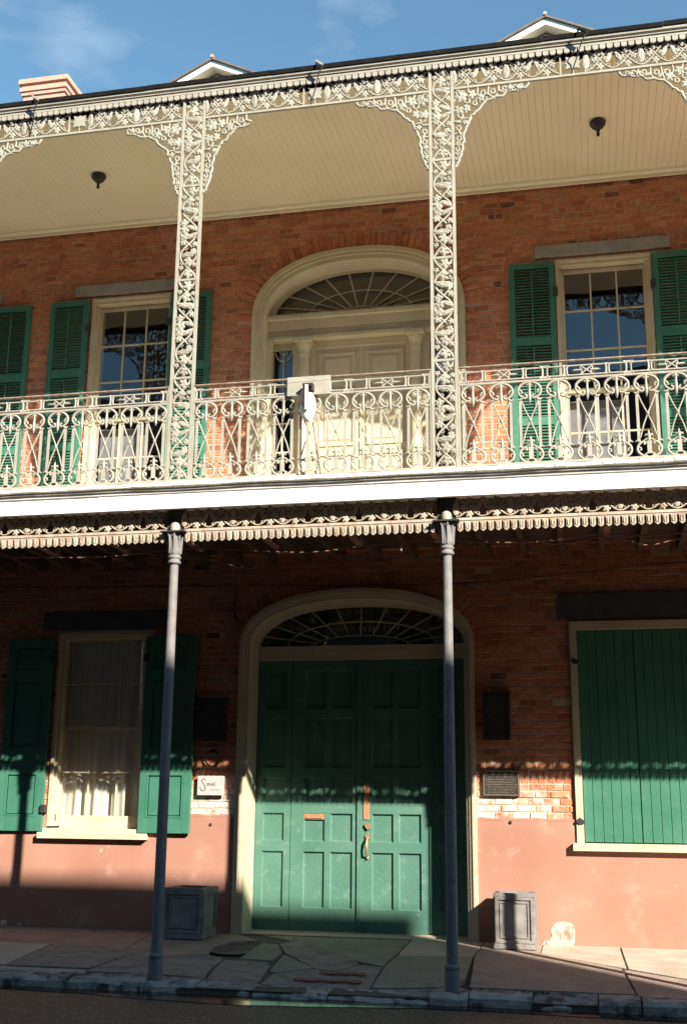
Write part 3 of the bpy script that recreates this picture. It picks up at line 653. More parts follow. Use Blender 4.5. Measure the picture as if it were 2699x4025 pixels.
# ---- lower carriage doorway
def carriage_door():
    DY = .14
    f = MB(); zb = -.02; e = AE
    def bl(i0, i1, y0, y1): f.band(arch_line(DCX, zb, L_ZS, L_A-i1, L_B-i1, 40, e), arch_line(DCX, zb, L_ZS, L_A-i0, L_B-i0, 40, e), y0, y1)
    bl(-.006, .05, -.050, .06); bl(.05, .085, -.028, .06); bl(.085, .125, -.008, .06)
    p0 = arch_line(DCX, zb, L_ZS, L_A-.125, L_B-.125, 40, e); p1 = arch_line(DCX, zb, L_ZS, L_A-.14, L_B-.18, 40, e)
    n = len(p0); f.add([(x, .058, z) for x, z in p0]+[(x, .24+DY, z) for x, z in p1], [(i, i+1, n+i+1, n+i) for i in range(n-1)], True)
    d = f.build('carriage_doorway', 'cream_paint', house)
    ga, gb, gzs = 1.365, .550, 3.60
    t = MB(); t.band(ell(DCX, gzs, ga, gb, 40), [(x, max(z, gzs)) for x, z in ell(DCX, L_ZS, L_A-.12, L_B-.15, 40, e)], .235, .30)
    t.box(DCX-1.40, DCX+1.40, .20, .36, 3.50, 3.597); t.box(DCX-1.40, DCX+1.40, .23, .36, 3.41, 3.50)
    t.build('transom', 'cream_paint', d, (0, DY, 0))
    MB().add([(x, .30, z) for x, z in ell(DCX, gzs, ga, gb, 40)], [tuple(range(41))]).build('fanlight_pane', 'pane_glass', d, (0, DY, 0))
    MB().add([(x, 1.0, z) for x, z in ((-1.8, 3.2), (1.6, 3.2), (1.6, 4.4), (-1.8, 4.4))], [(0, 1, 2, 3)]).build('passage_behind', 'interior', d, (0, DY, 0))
    for k in range(1, 12):
        a = math.pi*k/12; c, s_ = math.cos(a), math.sin(a)
        MB().tube([(DCX+.62*c, .285, gzs+.135*s_+.003), (DCX+ga*c, .285, gzs+gb*s_)], .010, 4).build('muntin', 'cream_paint', d, (0, DY, 0))
    MB().tube([(x, .283, z) for x, z in ell(DCX, gzs, 1.0, .32, 30)], .010, 4).build('muntin', 'cream_paint', d, (0, DY, 0))
    MB().tube([(x, .283, z) for x, z in ell(DCX, gzs, .64, .135, 24)], .010, 4).build('muntin', 'cream_paint', d, (0, DY, 0))
    leaves = [(-1.515, -1.030, [(-1.402, -1.114)]), (-1.022, -.126, [(-.854, -.574), (-.504, -.212)]), (-.118, .795, [(.037, .318), (.383, .673)]), (.803, 1.285, [(.905, 1.19)])]
    rows = [(.285, .973), (1.097, 1.447), (1.575, 1.89), (2.02, 2.66), (2.78, 3.28)]
    for xa, xb, cols in leaves:
        y = .26; mb = MB()
        xs = [xa]+[v for c in cols for v in c]+[xb]
        for i in range(0, len(xs)-1, 2): mb.box(xs[i], xs[i+1], y, y+.06, .015, 3.41)
        for c in cols:
            zz = [.015]+[v for r_ in rows for v in r_]+[3.41]
            for i in range(0, len(zz)-1, 2): mb.box(c[0], c[1], y, y+.06, zz[i], zz[i+1])
        lf = mb.build('door_leaf', 'door_green', d, (0, DY, 0))
        for c in cols:
            for (za, zb_) in rows:
                q = MB(); w_ = .018
                # sloped sticking moulding then flat panel
                o_ = [(c[0], y+.0, za), (c[1], y+.0, za), (c[1], y+.0, zb_), (c[0], y+.0, zb_)]
                i_ = [(c[0]+w_, y+.03, za+w_), (c[1]-w_, y+.03, za+w_), (c[1]-w_, y+.03, zb_-w_), (c[0]+w_, y+.03, zb_-w_)]
                o_ = [(px+math.copysign(.0005, (c[0]+c[1])/2-px), py+.001, pz) for px, py, pz in o_]
                q.add(o_+i_, [(0, 1, 5, 4), (1, 2, 6, 5), (2, 3, 7, 6), (3, 0, 4, 7), (4, 5, 6, 7)])
                q.build('panel', 'door_green', d, (0, DY, 0))
    MB().box(-.146, -.098, .235, .262, .05, 3.40).build('astragal', 'door_green', d, (0, DY, 0))
    MB().box(.78, .812, .245, .262, .03, 3.40).build('astragal', 'door_green', d, (0, DY, 0))
    sl_ = MB(); sl_.box(-.850, -.578, .262, .290, 1.372, 1.442); MB().box(-.82, -.61, .252, .264, 1.385, 1.405).build('slot_flap', 'copper', d, (0, DY, 0)); sl_.build('letter_slot', 'copper', d, (0, DY, 0))
    MB().bev(-.068, .010, .247, .262, 1.375, 1.83, .003).build('push_plate', 'copper', d, (0, DY, 0))
    MB().prism_xz([(-.045, 1.325), (.02, 1.33), (.024, 1.27), (-.01, 1.252), (-.048, 1.30)], .225, .262).build('lock_plate', 'brass', d, (0, DY, 0))
    h = MB(); h.prism_xz([(-.012, 1.225), (.018, 1.185), (.012, 1.14), (-.035, 1.14), (-.045, 1.18)], .240, .262)
    h.tube([(-.012, .25, 1.16), (-.012, .20, 1.12), (-.012, .175, 1.05), (-.012, .19, .97), (-.012, .245, .92)], [.014, .016, .018, .013, .010], 8)
    h.lathe([(.0, .885), (.02, .895), (.02, .92), (.004, .935)], -.012, .25, 10); h.build('door_pull', 'brass', d, (0, DY, 0))
    MB().box(DCX-1.40, DCX+1.40, .20, .34, -.06, .013).build('threshold', 'concrete_tan', d, (0, DY, 0))
carriage_door()

# ---- lower left sash window
def lower_window():
    x0, x1, z0, z1 = -4.21, -2.86, 1.25, 3.79; f = MB()
    f.box(x0, x0+.05, -.03, .24, z0, z1); f.box(x1-.05, x1, -.03, .24, z0, z1); f.box(x0+.05, x1-.05, -.03, .24, z1-.05, z1)
    f.box(x0+.05, x0+.085, .01, .24, z0, z1-.05); f.box(x1-.085, x1-.05, .01, .24, z0, z1-.05); f.box(x0+.085, x1-.085, .01, .24, z1-.085, z1-.05)
    w_ = f.build('window', 'cream_paint', house)
    MB().box(-4.295, -2.795, -.115, .25, 1.10, 1.175).box(-4.25, -2.83, -.06, .25, 1.175, 1.225).build('sill', 'cream_paint', w_)
    gx0, gx1 = -4.135, -2.935; W = (gx1-gx0)/3
    for rows, y in (([3.68, 3.10, 2.535], .10), ([2.49, 1.94, 1.385], .135)):
        s = MB(); s.box(gx0-.002, gx0+.028, y, y+.032, rows[-1]-.04, rows[0]+.03); s.box(gx1-.028, gx1+.002, y, y+.032, rows[-1]-.04, rows[0]+.03)
        s.box(gx0+.028, gx1-.028, y, y+.032, rows[0], rows[0]+.03); s.box(gx0+.028, gx1-.028, y, y+.032, rows[-1]-.045, rows[-1])
        if y > .11: s.box(gx0+.028, gx1-.028, y+.001, y+.031, rows[-1]-.16, rows[-1]-.045)
        s.build('sash', 'cream_paint', w_)
        for k in (1, 2): MB().box(gx0+W*k-.010, gx0+W*k+.010, y+.002, y+.028, rows[-1], rows[0]).build('muntin', 'cream_paint', w_)
        MB().box(gx0+.028, gx1-.028, y+.004, y+.026, rows[1]-.010, rows[1]+.010).build('muntin', 'cream_paint', w_)
        for k in range(3):
            for j in range(2): MB().add([(gx0+W*k+.005, y+.016, rows[j+1]), (gx0+W*(k+1)-.005, y+.016, rows[j+1]), (gx0+W*(k+1)-.005, y+.016, rows[j]), (gx0+W*k+.005, y+.016, rows[j])], [(0, 1, 2, 3)]).build('pane', 'pane_glass', w_)
    c = MB(); n = 90; rnd = random.Random(2); ph = [rnd.uniform(0, 6) for _ in range(6)]
    def cy(u, v): return .25+.028*math.sin(u*26+ph[0]+.6*math.sin(u*5+v*1.2))+.014*math.sin(u*57+ph[1]+v)+.010*v*math.sin(u*11+ph[2])
    vs = []; M_ = 8
    for j in range(M_+1):
        v = j/M_
        for i in range(n+1):
            u = i/n; vs.append((gx0-.03+(gx1-gx0+.06)*u+.03*math.sin(v*3+u*4)*v, cy(u, v), 3.74-(3.74-1.27)*v))
    c.add(vs, [(j*(n+1)+i, j*(n+1)+i+1, (j+1)*(n+1)+i+1, (j+1)*(n+1)+i) for j in range(M_) for i in range(n)], True)
    c.build('curtain', 'curtain', w_)
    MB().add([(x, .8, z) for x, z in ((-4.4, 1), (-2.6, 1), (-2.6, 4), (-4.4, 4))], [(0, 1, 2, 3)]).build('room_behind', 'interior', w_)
    for (xa, xb, ti) in ((-4.908, -4.262, .02), (-2.925, -2.222, -.02)):
        mb = MB(); Wd = xb-xa; P = [(1.375, 1.925), (2.24, 3.14), (3.26, 3.60)]; st_ = .10
        mb.bev(0, st_, -.022, .022, 1.185, 3.712); mb.bev(Wd-st_, Wd, -.022, .022, 1.185, 3.712)
        zz = [1.185]+[v for r_ in P for v in r_]+[3.712]
        for i in range(0, len(zz)-1, 2): mb.box(st_, Wd-st_, -.020, .020, zz[i], zz[i+1])
        o = mb.build('shutter', 'green_paint', house, (xa, -.065, 0)); o.rotation_euler = (0, 0, ti)
        for za, zb_ in P:
            p = MB(); rframe(p, st_, Wd-st_, za, zb_, .022, -.026, .0); p.bev(st_+.022, Wd-st_-.022, -.004, .01, za+.022, zb_-.022, .012); p.build('panel', 'green_paint', o)
    for x, z in ((-4.24, 1.47), (-4.24, 3.42), (-2.90, 3.42)): MB().box(x-.04, x+.03, -.11, -.03, z-.05, z+.05).build('hinge', 'dark_iron', house)
    for x, z in ((-4.04, 1.42), (-2.86, 1.62), (-2.82, 1.42)): MB().box(x-.02, x+.02, -.05, -.028, z-.04, z+.04).build('latch', 'cream_paint', w_)
lower_window()

# ---- lower right boarded window
def boarded_window():
    x0, x1, z0, z1 = 2.60, 4.12, 1.15, 3.79; f = MB()
    f.box(x0, x0+.085, -.045, .12, z0, z1); f.box(x1-.085, x1, -.045, .12, z0, z1); f.box(x0+.085, x1-.085, -.045, .12, z1-.10, z1)
    w_ = f.build('window', 'cream_paint', house)
    MB().box(2.552, 4.18, -.105, .12, 1.062, 1.148).build('sill', 'cream_paint', w_)
    rnd = random.Random(8)
    for a, b in ((2.690, 3.355), (3.362, 4.030)):
        bk = MB().box(a, b, .03, .05, 1.165, 3.685).build('shutter', 'green_paint', house)
        n = 6; p = (b-a)/n
        for i in range(n): MB().bev(a+p*i+.002, a+p*(i+1)-.002, .002+rnd.uniform(-.002, .002), .03, 1.160, 3.685, .004).build('plank', 'green_paint', bk)
    for x, z in ((2.645, 1.40), (2.645, 3.3)): MB().prism_xz([(x-.05, z), (x-.005, z+.045), (x+.04, z+.01), (x+.04, z-.03), (x-.01, z-.035)], -.065, -.03 if x < 3 else .004).build('hinge', 'dark_iron', house)
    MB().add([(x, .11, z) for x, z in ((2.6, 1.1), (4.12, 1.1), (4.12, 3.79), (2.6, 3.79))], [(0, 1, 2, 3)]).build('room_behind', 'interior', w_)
boarded_window()

# ---- roof, dormers, chimney
rf = MB(); rf.add([(XA, -.05, 10.05), (XB, -.05, 10.05), (XB, 6, 14.0), (XA, 6, 14.0)], [(0, 1, 2, 3)]); rf.add([(XA, 6, 14.0), (XB, 6, 14.0), (XB, 12, 10), (XA, 12, 10)], [(0, 1, 2, 3)])
rf.add([(XA, .4, 10.2), (XB, .4, 10.2), (XB, .4, 4.0), (XA, .4, 4.0)], [(0, 1, 2, 3)] if False else [])
rf.build('roof', 'slate', house)
bk = MB()
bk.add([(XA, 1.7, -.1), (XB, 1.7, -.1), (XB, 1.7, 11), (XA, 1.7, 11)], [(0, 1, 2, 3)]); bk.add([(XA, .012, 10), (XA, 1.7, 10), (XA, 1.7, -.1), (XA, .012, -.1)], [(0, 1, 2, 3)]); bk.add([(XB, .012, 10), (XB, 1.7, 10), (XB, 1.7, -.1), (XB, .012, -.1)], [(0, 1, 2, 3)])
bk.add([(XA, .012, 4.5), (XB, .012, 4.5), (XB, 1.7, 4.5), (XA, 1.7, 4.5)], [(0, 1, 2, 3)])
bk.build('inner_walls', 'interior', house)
def dormer(cx):
    y0 = 1.0; pk = 13.165; sl_ = .50; hw = .80
    d = MB().prism_xz([(cx-hw+.12, 10.5), (cx+hw-.12, 10.5), (cx+hw-.12, pk-.14-sl_*(hw-.12)), (cx, pk-.14), (cx-hw+.12, pk-.14-sl_*(hw-.12))], y0+.10, y0+3.5).build('dormer', 'cream_paint', house)
    t = MB()
    for s_ in (-1, 1):
        t.prism_xz([(cx, pk-.02), (cx+s_*hw, pk-.02-sl_*hw), (cx+s_*hw, pk-.125-sl_*hw), (cx, pk-.125)][::s_], y0-.10, y0+.10)
    t.build('gable_trim', 'white_paint', d)
    t = MB()
    for s_ in (-1, 1):
        t.prism_xz([(cx, pk+.02), (cx+s_*(hw+.05), pk+.02-sl_*(hw+.05)), (cx+s_*(hw+.05), pk-.018-sl_*(hw+.05)), (cx, pk-.018)][::s_], y0-.14, y0+3.6)
    t.build('dormer_roof', 'slate', d)
    MB().tube([(cx, y0-.16, pk+.03), (cx, y0+3, pk+.03)], .028, 8).build('ridge_cap', 'chimney_stucco', d)
dormer(-2.69); dormer(2.58)
c = MB(); c.box(-7.78, -6.90, 4.05, 5.2, 11, 15.22)
ch = c.build('chimney', 'chimney_stucco', house)
for (e_, za, zb_) in ((.035, 15.22, 15.30), (.065, 15.30, 15.38), (.035, 15.38, 15.46), (.085, 15.46, 15.56)): MB().box(-7.78-e_, -6.90+e_, 4.05-e_, 5.2+e_, za, zb_).build('chimney_band', 'chimney_stucco', ch)
MB().box(-7.74, -6.94, 4.09, 5.16, 15.56, 15.63).build('chimney_cap', 'slate', ch)

# ================================================================== GALLERY
gal = thing('gallery', 'two-storey street gallery with white fascia, timber deck and boarded ceiling', 'gallery', (0, 0, 0))
GX0, GX1 = CX[-1]-.25, CX[4]+.25
fx = [GX0, -5.2, -2.31, .74, 2.16, 5.1, GX1]
for a, b in zip(fx[:-1], fx[1:]):
    dy = random.uniform(-.003, .003); MB().bev(a+.002, b-.002, -3.240+dy, -3.200, 4.620, 4.781+random.uniform(-.002, .001), .003).build('fascia', 'white_paint', gal)
f = MB(); f.prism_yz([(-3.200, 4.781), (-3.243, 4.781), (-3.255, 4.793), (-3.232, 4.808), (-3.232, 4.834), (-3.200, 4.834)], GX0, GX1).build('fascia_moulding', 'grey_cream', gal)
MB().box(GX0, GX1, -3.200, -2.98, 4.655, 4.834).build('edge_beam', 'white_paint', gal)
dk = MB().box(GX0, GX1, -3.19, -.06, 4.855, 4.877).build('deck', 'flaking_paint', gal)
rnd = random.Random(21); x = GX0
while x < GX1:
    w_ = .11+rnd.uniform(-.01, .015); e = rnd.uniform(0, .02)
    MB().box(x+.003, x+w_-.003, -3.256+e, -.06, 4.8785+rnd.uniform(0, .002), 4.918+rnd.uniform(-.004, .004)).build('deck_board', 'flaking_paint', dk); x += w_
ud = MB().box(GX0, GX1, -2.98, -.03, 4.80, 4.83).build('under_boarding', 'dark_wood', gal)
for k in range(32):
    x = GX0+.25+k*.47
    MB().box(x-.035, x+.035, -2.98, -.03, 4.64, 4.80).build('joist', 'dark_wood', gal)
for x in (-3.95, -3.09, -2.22, -1.36, -.49, .44, 1.30, 3.06, 4.9, 5.8):
    MB().box(x-.032, x+.032, -2.99, -2.50, 4.305, 4.330).box(x-.02, x+.02, -2.53, -2.50, 4.33, 4.64).build('hanger_bar', 'brown_bar', gal)
# roof of the gallery
MB().prism_yz([(-3.12, 9.845), (-.06, 10.12), (-.06, 10.08), (-3.12, 9.816)], GX0, GX1).build('gallery_roof', 'roof_tar', gal)
rnd = random.Random(4)
gx = [GX0, -3.3, -2.05, -.5, 1.36, 2.6, 3.9, GX1]
for i, (a, b) in enumerate(zip(gx[:-1], gx[1:])):
    dz = rnd.uniform(-.006, .006); MB().prism_yz([(-3.175, 9.815+dz), (-3.180, 9.866+dz), (-3.145, 9.871+dz), (-3.12, 9.84+dz), (-3.12, 9.815+dz)], a+.003, b-.003).build('gutter', 'roof_tar', gal)
MB().prism_yz([(-3.162, 9.815), (-3.158, 9.785), (-3.135, 9.772), (-3.135, 9.762), (-3.145, 9.750), (-3.120, 9.738), (-3.090, 9.738), (-3.090, 9.815)], GX0, GX1).build('cornice', 'cream_iron', gal)
MB().box(GX0, GX1, -3.130, -3.100, 9.713, 9.738).build('valance_strip', 'cream_iron', gal)
sc_me = MB().prism_xz([(-.031, .06), (-.031, .018), (-.024, .006), (-.010, 0), (.010, 0), (.024, .006), (.031, .018), (.031, .06)], -.012, .012).mesh('scallop', 'cream_iron')
PITCH = BAY/38
n = int((GX1-GX0)/PITCH)
for i in range(n): link('scallop', sc_me, gal, (GX0+PITCH*(i+.5), -3.116, 9.655))
MB().box(GX0, GX1, -3.045, -3.018, 9.632, 9.83).build('header_beam', 'roof_tar', gal)  # near-black beam; its colour stands in for the shade under the roof edge
sf = MB().prism_yz([(-3.015, 9.745), (-.03, 9.905), (-.03, 9.93), (-3.015, 9.77)], GX0, GX1).build('soffit', 'plank_paint', gal)
x = GX0; rnd = random.Random(9)
while x < GX1-.02:
    w_ = .088
    e = rnd.uniform(0, .0012)
    MB().prism_yz([(-3.015, 9.722+e), (-.032, 9.882+e), (-.032, 9.903), (-3.015, 9.743)], x+.0014, min(GX1, x+w_)-.0014).build('plank', 'plank_paint', sf); x += w_
MB().prism_yz([(-.03, 9.885), (-.09, 9.875), (-.075, 9.845), (-.045, 9.83), (-.045, 9.785), (-.03, 9.780)], GX0, GX1).build('wall_moulding', 'plank_paint', gal)
# pendants of the lower frieze
for k in range(4):
    pass
pen = MB().prism_xz([(-.033, .105), (-.0275, .078), (-.0275, .025), (-.020, .014), (0, 0), (.020, .014), (.0275, .025), (.0275, .078), (.033, .105)], -.009, .009)
pen.tube([(-.013, -.011, .09), (-.014, -.014, .05), (-.008, -.012, .026)], .005, 5); pen.tube([(.013, -.011, .09), (.014, -.014, .05), (.008, -.012, .026)], .005, 5)
pen_me = pen.mesh('pendant', 'rusty_iron')

# ================================================================== CAST IRON
def leaf_mesh(kind, m='cream_iron'):
    mb = MB(); pts = []
    if kind == 'lobed':
        n = 20
        for i in range(n):
            a = 2*math.pi*i/n; r = .62+.38*abs(math.cos(2.5*(a-math.pi/2)))**.8
            if abs(a-1.5*math.pi) < .3: r *= .55
            pts.append((.5*r*math.cos(a)*1.05, .5*r*math.sin(a)))
    elif kind == 'ovate':
        n = 14
        for i in range(n):
            a = 2*math.pi*i/n; c_, s_ = math.cos(a), math.sin(a)
            pts.append((.5*c_*(1 if abs(c_) < .9 else 1.05), .19*s_*(1-.25*c_)))
    else:                                   # wide leaf, toothed edge
        n = 18
        for i in range(n):
            a = 2*math.pi*i/n; r = 1+(.10 if i % 2 else -.06)
            pts.append((.5*r*math.cos(a), .17*r*math.sin(a)+.03*math.cos(2*a)))
    k = len(pts)
    vs = [(x, -.06, z) for x, z in pts]+[(x*.5, -.13, z*.5) for x, z in pts]+[(0, -.10, 0)]+[(x, .04, z) for x, z in pts]+[(0, .06, 0)]
    fs = []
    for i in range(k):
        j = (i+1) % k
        fs += [(i, j, k+j, k+i), (k+i, k+j, 2*k), (2*k+1+j, 2*k+1+i, 3*k+1), (i, 2*k+1+i, 2*k+1+j, j)]
    mb.add(vs, fs, False)
    return mb.mesh('leaf', m)
LEAF = {k: leaf_mesh(k) for k in ('lobed', 'ovate', 'wide')}
LEAF_R = {k: leaf_mesh(k, 'rusty_iron') for k in ('lobed', 'ovate', 'wide')}
def put_leaf(parent, x, z, s, ang, kind='lobed', y=0, tbl=None, flip=1):
    return link('leaf', (tbl or LEAF)[kind], parent, (x, y-.006, z), (random.uniform(-.15, .15), R(-ang), random.uniform(-.15, .15)), (s*flip, .115, s))

# ---- lace column cell
CELL = 1.186
def cell_stems():
    mb = MB(); n = 40
    for s_ in (-1, 1):
        mb.tube([(s_*.098*math.cos(4*math.pi*i/n), -.006*s_*math.sin(8*math.pi*i/n), CELL*i/n) for i in range(n+1)], .0135, 5, .011)
    for h in (0, 1):
        f = (lambda t: CELL*(1-t)) if h else (lambda t: CELL*t)
        sg = -1 if h else 1
        for (x, t, r0, a0, a1) in ((-.062, .045, .024, 0, 330), (.074, .055, .020, 180, -150), (-.070, .175, .022, 60, 400), (.072, .20, .020, 140, -180), (-.03, .325, .018, 0, 360)):
            mb.tube([(px, 0, f(t)+sg*pz) for px, _, pz in spiral(x, 0, r0, .008, a0, a1, 12)], .006, 5)
        mb.tube([(-.02, 0, f(.30)), (-.015, 0, f(.275)), (-.03, 0, f(.25))], .006, 5)
        mb.tube([(.085, 0, f(.10)), (.060, 0, f(.075)), (.085, 0, f(.02))], .006, 5)
    return mb.mesh('lace_panel', 'cream_iron')
cell_me = cell_stems()
CELL_LEAVES = [(x_, t_, s_*1.28, a_, k_) for x_, t_, s_, a_, k_ in [(.015, .060, .088, 100, 'lobed'), (.005, .185, .092, -85, 'lobed'), (.005, .262, .150, 4, 'wide'), (.060, .288, .070, 40, 'lobed'),
               (-.066, .395, .070, 150, 'lobed'), (.078, .365, .062, 10, 'lobed'), (-.050, .462, .092, 200, 'lobed'), (.048, .462, .110, 25, 'ovate'), (-.078, .125, .050, 180, 'lobed'), (.080, .150, .050, 0, 'lobed')]]
def lace_column(x, label):
    o = thing('lace_column', label, 'iron column', (x, YF, 0), 'lacework columns of the upper gallery')
    for s_ in (-1, 1):
        MB().box(s_*.125-.016, s_*.125+.016, -.018, .018, 4.90, 9.71).build('rail', 'cream_iron', o)
    zs = [4.975, 6.161, 7.347, 8.533]
    for z in zs: MB().box(-.109, .109, -.013, .013, z-.013, z+.013).build('crossbar', 'cream_iron', o)
    for z in zs:
        p = link('lace_panel', cell_me, o, (0, 0, z))
        for (lx, t, s_, a, kd) in CELL_LEAVES:
            put_leaf(p, lx, CELL*t, s_, a, kd); put_leaf(p, lx, CELL*(1-t), s_, -a, kd)
    for s_ in (-1, 1): MB().box(s_*.125-.026, s_*.125+.026, -.028, .028, 4.90, 4.93).build('foot', 'cream_iron', o)
    return o
lace_column(CX[1], 'cream vine lacework column left of the upper arched doorway')
lace_column(CX[2], 'cream vine lacework column crossing the right side of the upper arched doorway')
lace_column(CX[0], 'cream vine lacework column just outside the left edge of the picture')
lace_column(CX[3], 'cream vine lacework column just outside the right edge of the picture')
lace_column(CX[-1], 'cream vine lacework column one bay beyond the left edge of the picture')
lace_column(CX[4], 'cream vine lacework column one bay beyond the right edge of the picture')

# ---- frieze unit
FU = .586; FH = .27
def frieze_stems(m):
    mb = MB(); n = 20
    for s_ in (-1, 1): mb.tube([(FU*i/n, -.005*s_*math.sin(4*math.pi*i/n), FH/2+s_*.118*math.cos(2*math.pi*i/n)) for i in range(n+1)], .0115, 5, .011)
    for (x, z, a0, a1) in ((.06, .06, 0, 330), (.06, .21, 0, -330), (.235, .055, 180, -150), (.235, .215, 180, 510), (.35, .055, 0, 330), (.35, .215, 0, -330), (.525, .06, 180, -150), (.525, .21, 180, 510)):
        mb.tube(spiral(x, z, .026, .009, a0, a1, 12), .0065, 5)
    for x in (.10, .20, .39, .49): mb.tube([(x, 0, FH), (x, 0, FH+.035)], [.008, .012], 5)
    return mb.mesh('frieze_unit', m)
fr_me = frieze_stems('cream_iron'); fr_me_r = frieze_stems('rusty_iron')
FR_LEAVES = [(x_, t_, s_*1.15, a_, k_) for x_, t_, s_, a_, k_ in [(.0, .135, .17, 90, 'ovate'), (.245, .15, .12, 65, 'ovate'), (.340, .15, .12, 115, 'ovate'), (.293, .235, .075, 90, 'lobed'), (.146, .225, .085, 90, 'lobed'), (.439, .225, .085, 90, 'lobed'),
             (.146, .045, .080, -90, 'lobed'), (.439, .045, .080, -90, 'lobed'), (.085, .135, .075, 180, 'lobed'), (.205, .135, .060, 0, 'lobed'), (.380, .135, .060, 180, 'lobed'), (.50, .135, .075, 0, 'lobed')]]
def rosette_mesh(m):
    mb = MB()
    star = []
    for i in range(16):
        a = 2*math.pi*i/16; r = (.105 if i % 4 == 2 else .075) if i % 2 == 0 else .066
        star.append((r*math.cos(a), FH/2+r*math.sin(a)))
    mb.prism_xz(star, -.014, .010)
    mb.lathe([(.05, 0), (.035, .014), (.012, .022)], n=10)
    k = len(mb.v)-10*3-20
    mb.box(-.142, -.126, -.012, .012, 0, FH+.04); mb.box(.126, .142, -.012, .012, 0, FH+.04); mb.box(-.126, .126, -.008, .008, 0, .02); mb.box(-.126, .126, -.008, .008, FH-.02, FH)
    for a in (45, 135, 225, 315): mb.tube([(.09*math.cos(R(a)), 0, FH/2+.09*math.sin(R(a))), (.15*math.cos(R(a)), 0, FH/2+.15*math.sin(R(a)))], .007, 5)
    return mb.mesh('rosette', m)
def rosette_clean(m):
    mb = MB(); star = []
    for i in range(16):
        a = 2*math.pi*i/16; r = (.112 if i % 4 == 2 else .080) if i % 2 == 0 else .070
        star.append((r*math.cos(a), FH/2+r*math.sin(a)))
    mb.prism_xz(star, -.014, .010)
    mb.box(-.142, -.126, -.012, .012, 0, FH+.04); mb.box(.126, .142, -.012, .012, 0, FH+.04)
    mb.tube([(-.126, 0, FH/2), (-.07, 0, FH/2)], .007, 5); mb.tube([(.126, 0, FH/2), (.07, 0, FH/2)], .007, 5); mb.tube([(0, 0, 0), (0, 0, .07)], .007, 5); mb.tube([(0, 0, FH), (0, 0, FH-.07)], .007, 5)
    return mb.mesh('rosette', m)
ros_me = rosette_clean('cream_iron')
BR = [(.83, .02), (.80, .065), (.70, .085), (.62, .085), (.54, .135), (.45, .15), (.37, .17), (.31, .235), (.256, .30), (.21, .33), (.18, .365), (.165, .42), (.138, .475), (.105, .56), (.10, .66), (.085, .74), (.074, .81), (.05, .87), (.03, .93), (.008, .96)]
def bracket_mesh(clip=1.0):
    """corner bracket: x away from the column, z downward from the frieze"""
    mb = MB()
    line = [(x, 0, -z) for x, z in BR if x <= clip]
    wig = []
    for i in range(len(line)-1):
        for j in range(3):
            t = j/3; a, b = line[i], line[i+1]; k = i*3+j
            wig.append((a[0]+(b[0]-a[0])*t+.008*math.sin(k*1.7), 0, a[2]+(b[2]-a[2])*t+.008*math.cos(k*1.3)))
    mb.tube(wig+[line[-1]], .017, 5, .013)
    rings = [(.150, .155, .042), (.235, .20, .030), (.075, .335, .040), (.052, .49, .032), (.055, .62, .034), (.035, .75, .026), (.028, .86, .022), (.33, .085, .036), (.44, .075, .034), (.57, .055, .030), (.68, .045, .026), (.75, .038, .020),
             (.045, .045, .034), (.10, .05, .026)]
    for x, z, r in rings:
        if x > clip: continue
        mb.tube(spiral(x, -z, r, r*.55, 40, 430, 14), .0125, 5, .012)
    for pl in ([(0, .22), (.05, .25), (.10, .24), (.15, .20)], [(.15, .11), (.17, .05), (.16, 0)], [(.27, 0), (.26, .06), (.28, .13), (.23, .17)], [(0, .42), (.05, .41), (.10, .37), (.17, .38)], [(0, .56), (.04, .55), (.09, .57)], [(0, .69), (.04, .69), (.085, .70)], [(0, .80), (.03, .81), (.06, .81)], [(.39, 0), (.38, .08), (.36, .16)], [(.50, 0), (.50, .08), (.47, .14)], [(.63, 0), (.62, .08)], [(.03, .0), (.02, .1), (.0, .15)]):
        if pl[0][0] > clip: continue
        mb.tube([(x, 0, -z) for x, z in pl], .012, 5, .012)
    # beads along the free edge
    for i in range(1, len(line)-1):
        x, _, z = line[i]; mb.tube([(x, 0, z), (x+.022*(.3+.7*random.random()), 0, z-.022)], [.011, .006], 5)
    return mb.mesh('bracket', 'cream_iron')
BR_FULL, BR_SHORT, BR_MID = bracket_mesh(1.0), bracket_mesh(.56), bracket_mesh(.71)
BR_LEAVES = [(x_, t_, s_*1.45, a_, k_) for x_, t_, s_, a_, k_ in [(.085, .105, .095, 135, 'lobed'), (.05, .27, .085, 200, 'lobed'), (.30, .15, .07, 60, 'lobed'), (.20, .085, .075, 100, 'lobed'), (.03, .41, .06, 180, 'ovate'), (.40, .12, .06, 40, 'ovate'), (.53, .09, .06, 20, 'ovate'), (.06, .55, .055, 250, 'ovate'), (.04, .69, .05, 260, 'lobed'), (.03, .81, .045, 250, 'lobed'), (.63, .055, .05, 0, 'lobed'), (.72, .06, .045, 0, 'lobed'), (.14, .26, .07, 120, 'lobed'), (.12, .43, .05, 200, 'lobed')]]
ZFB = 9.392
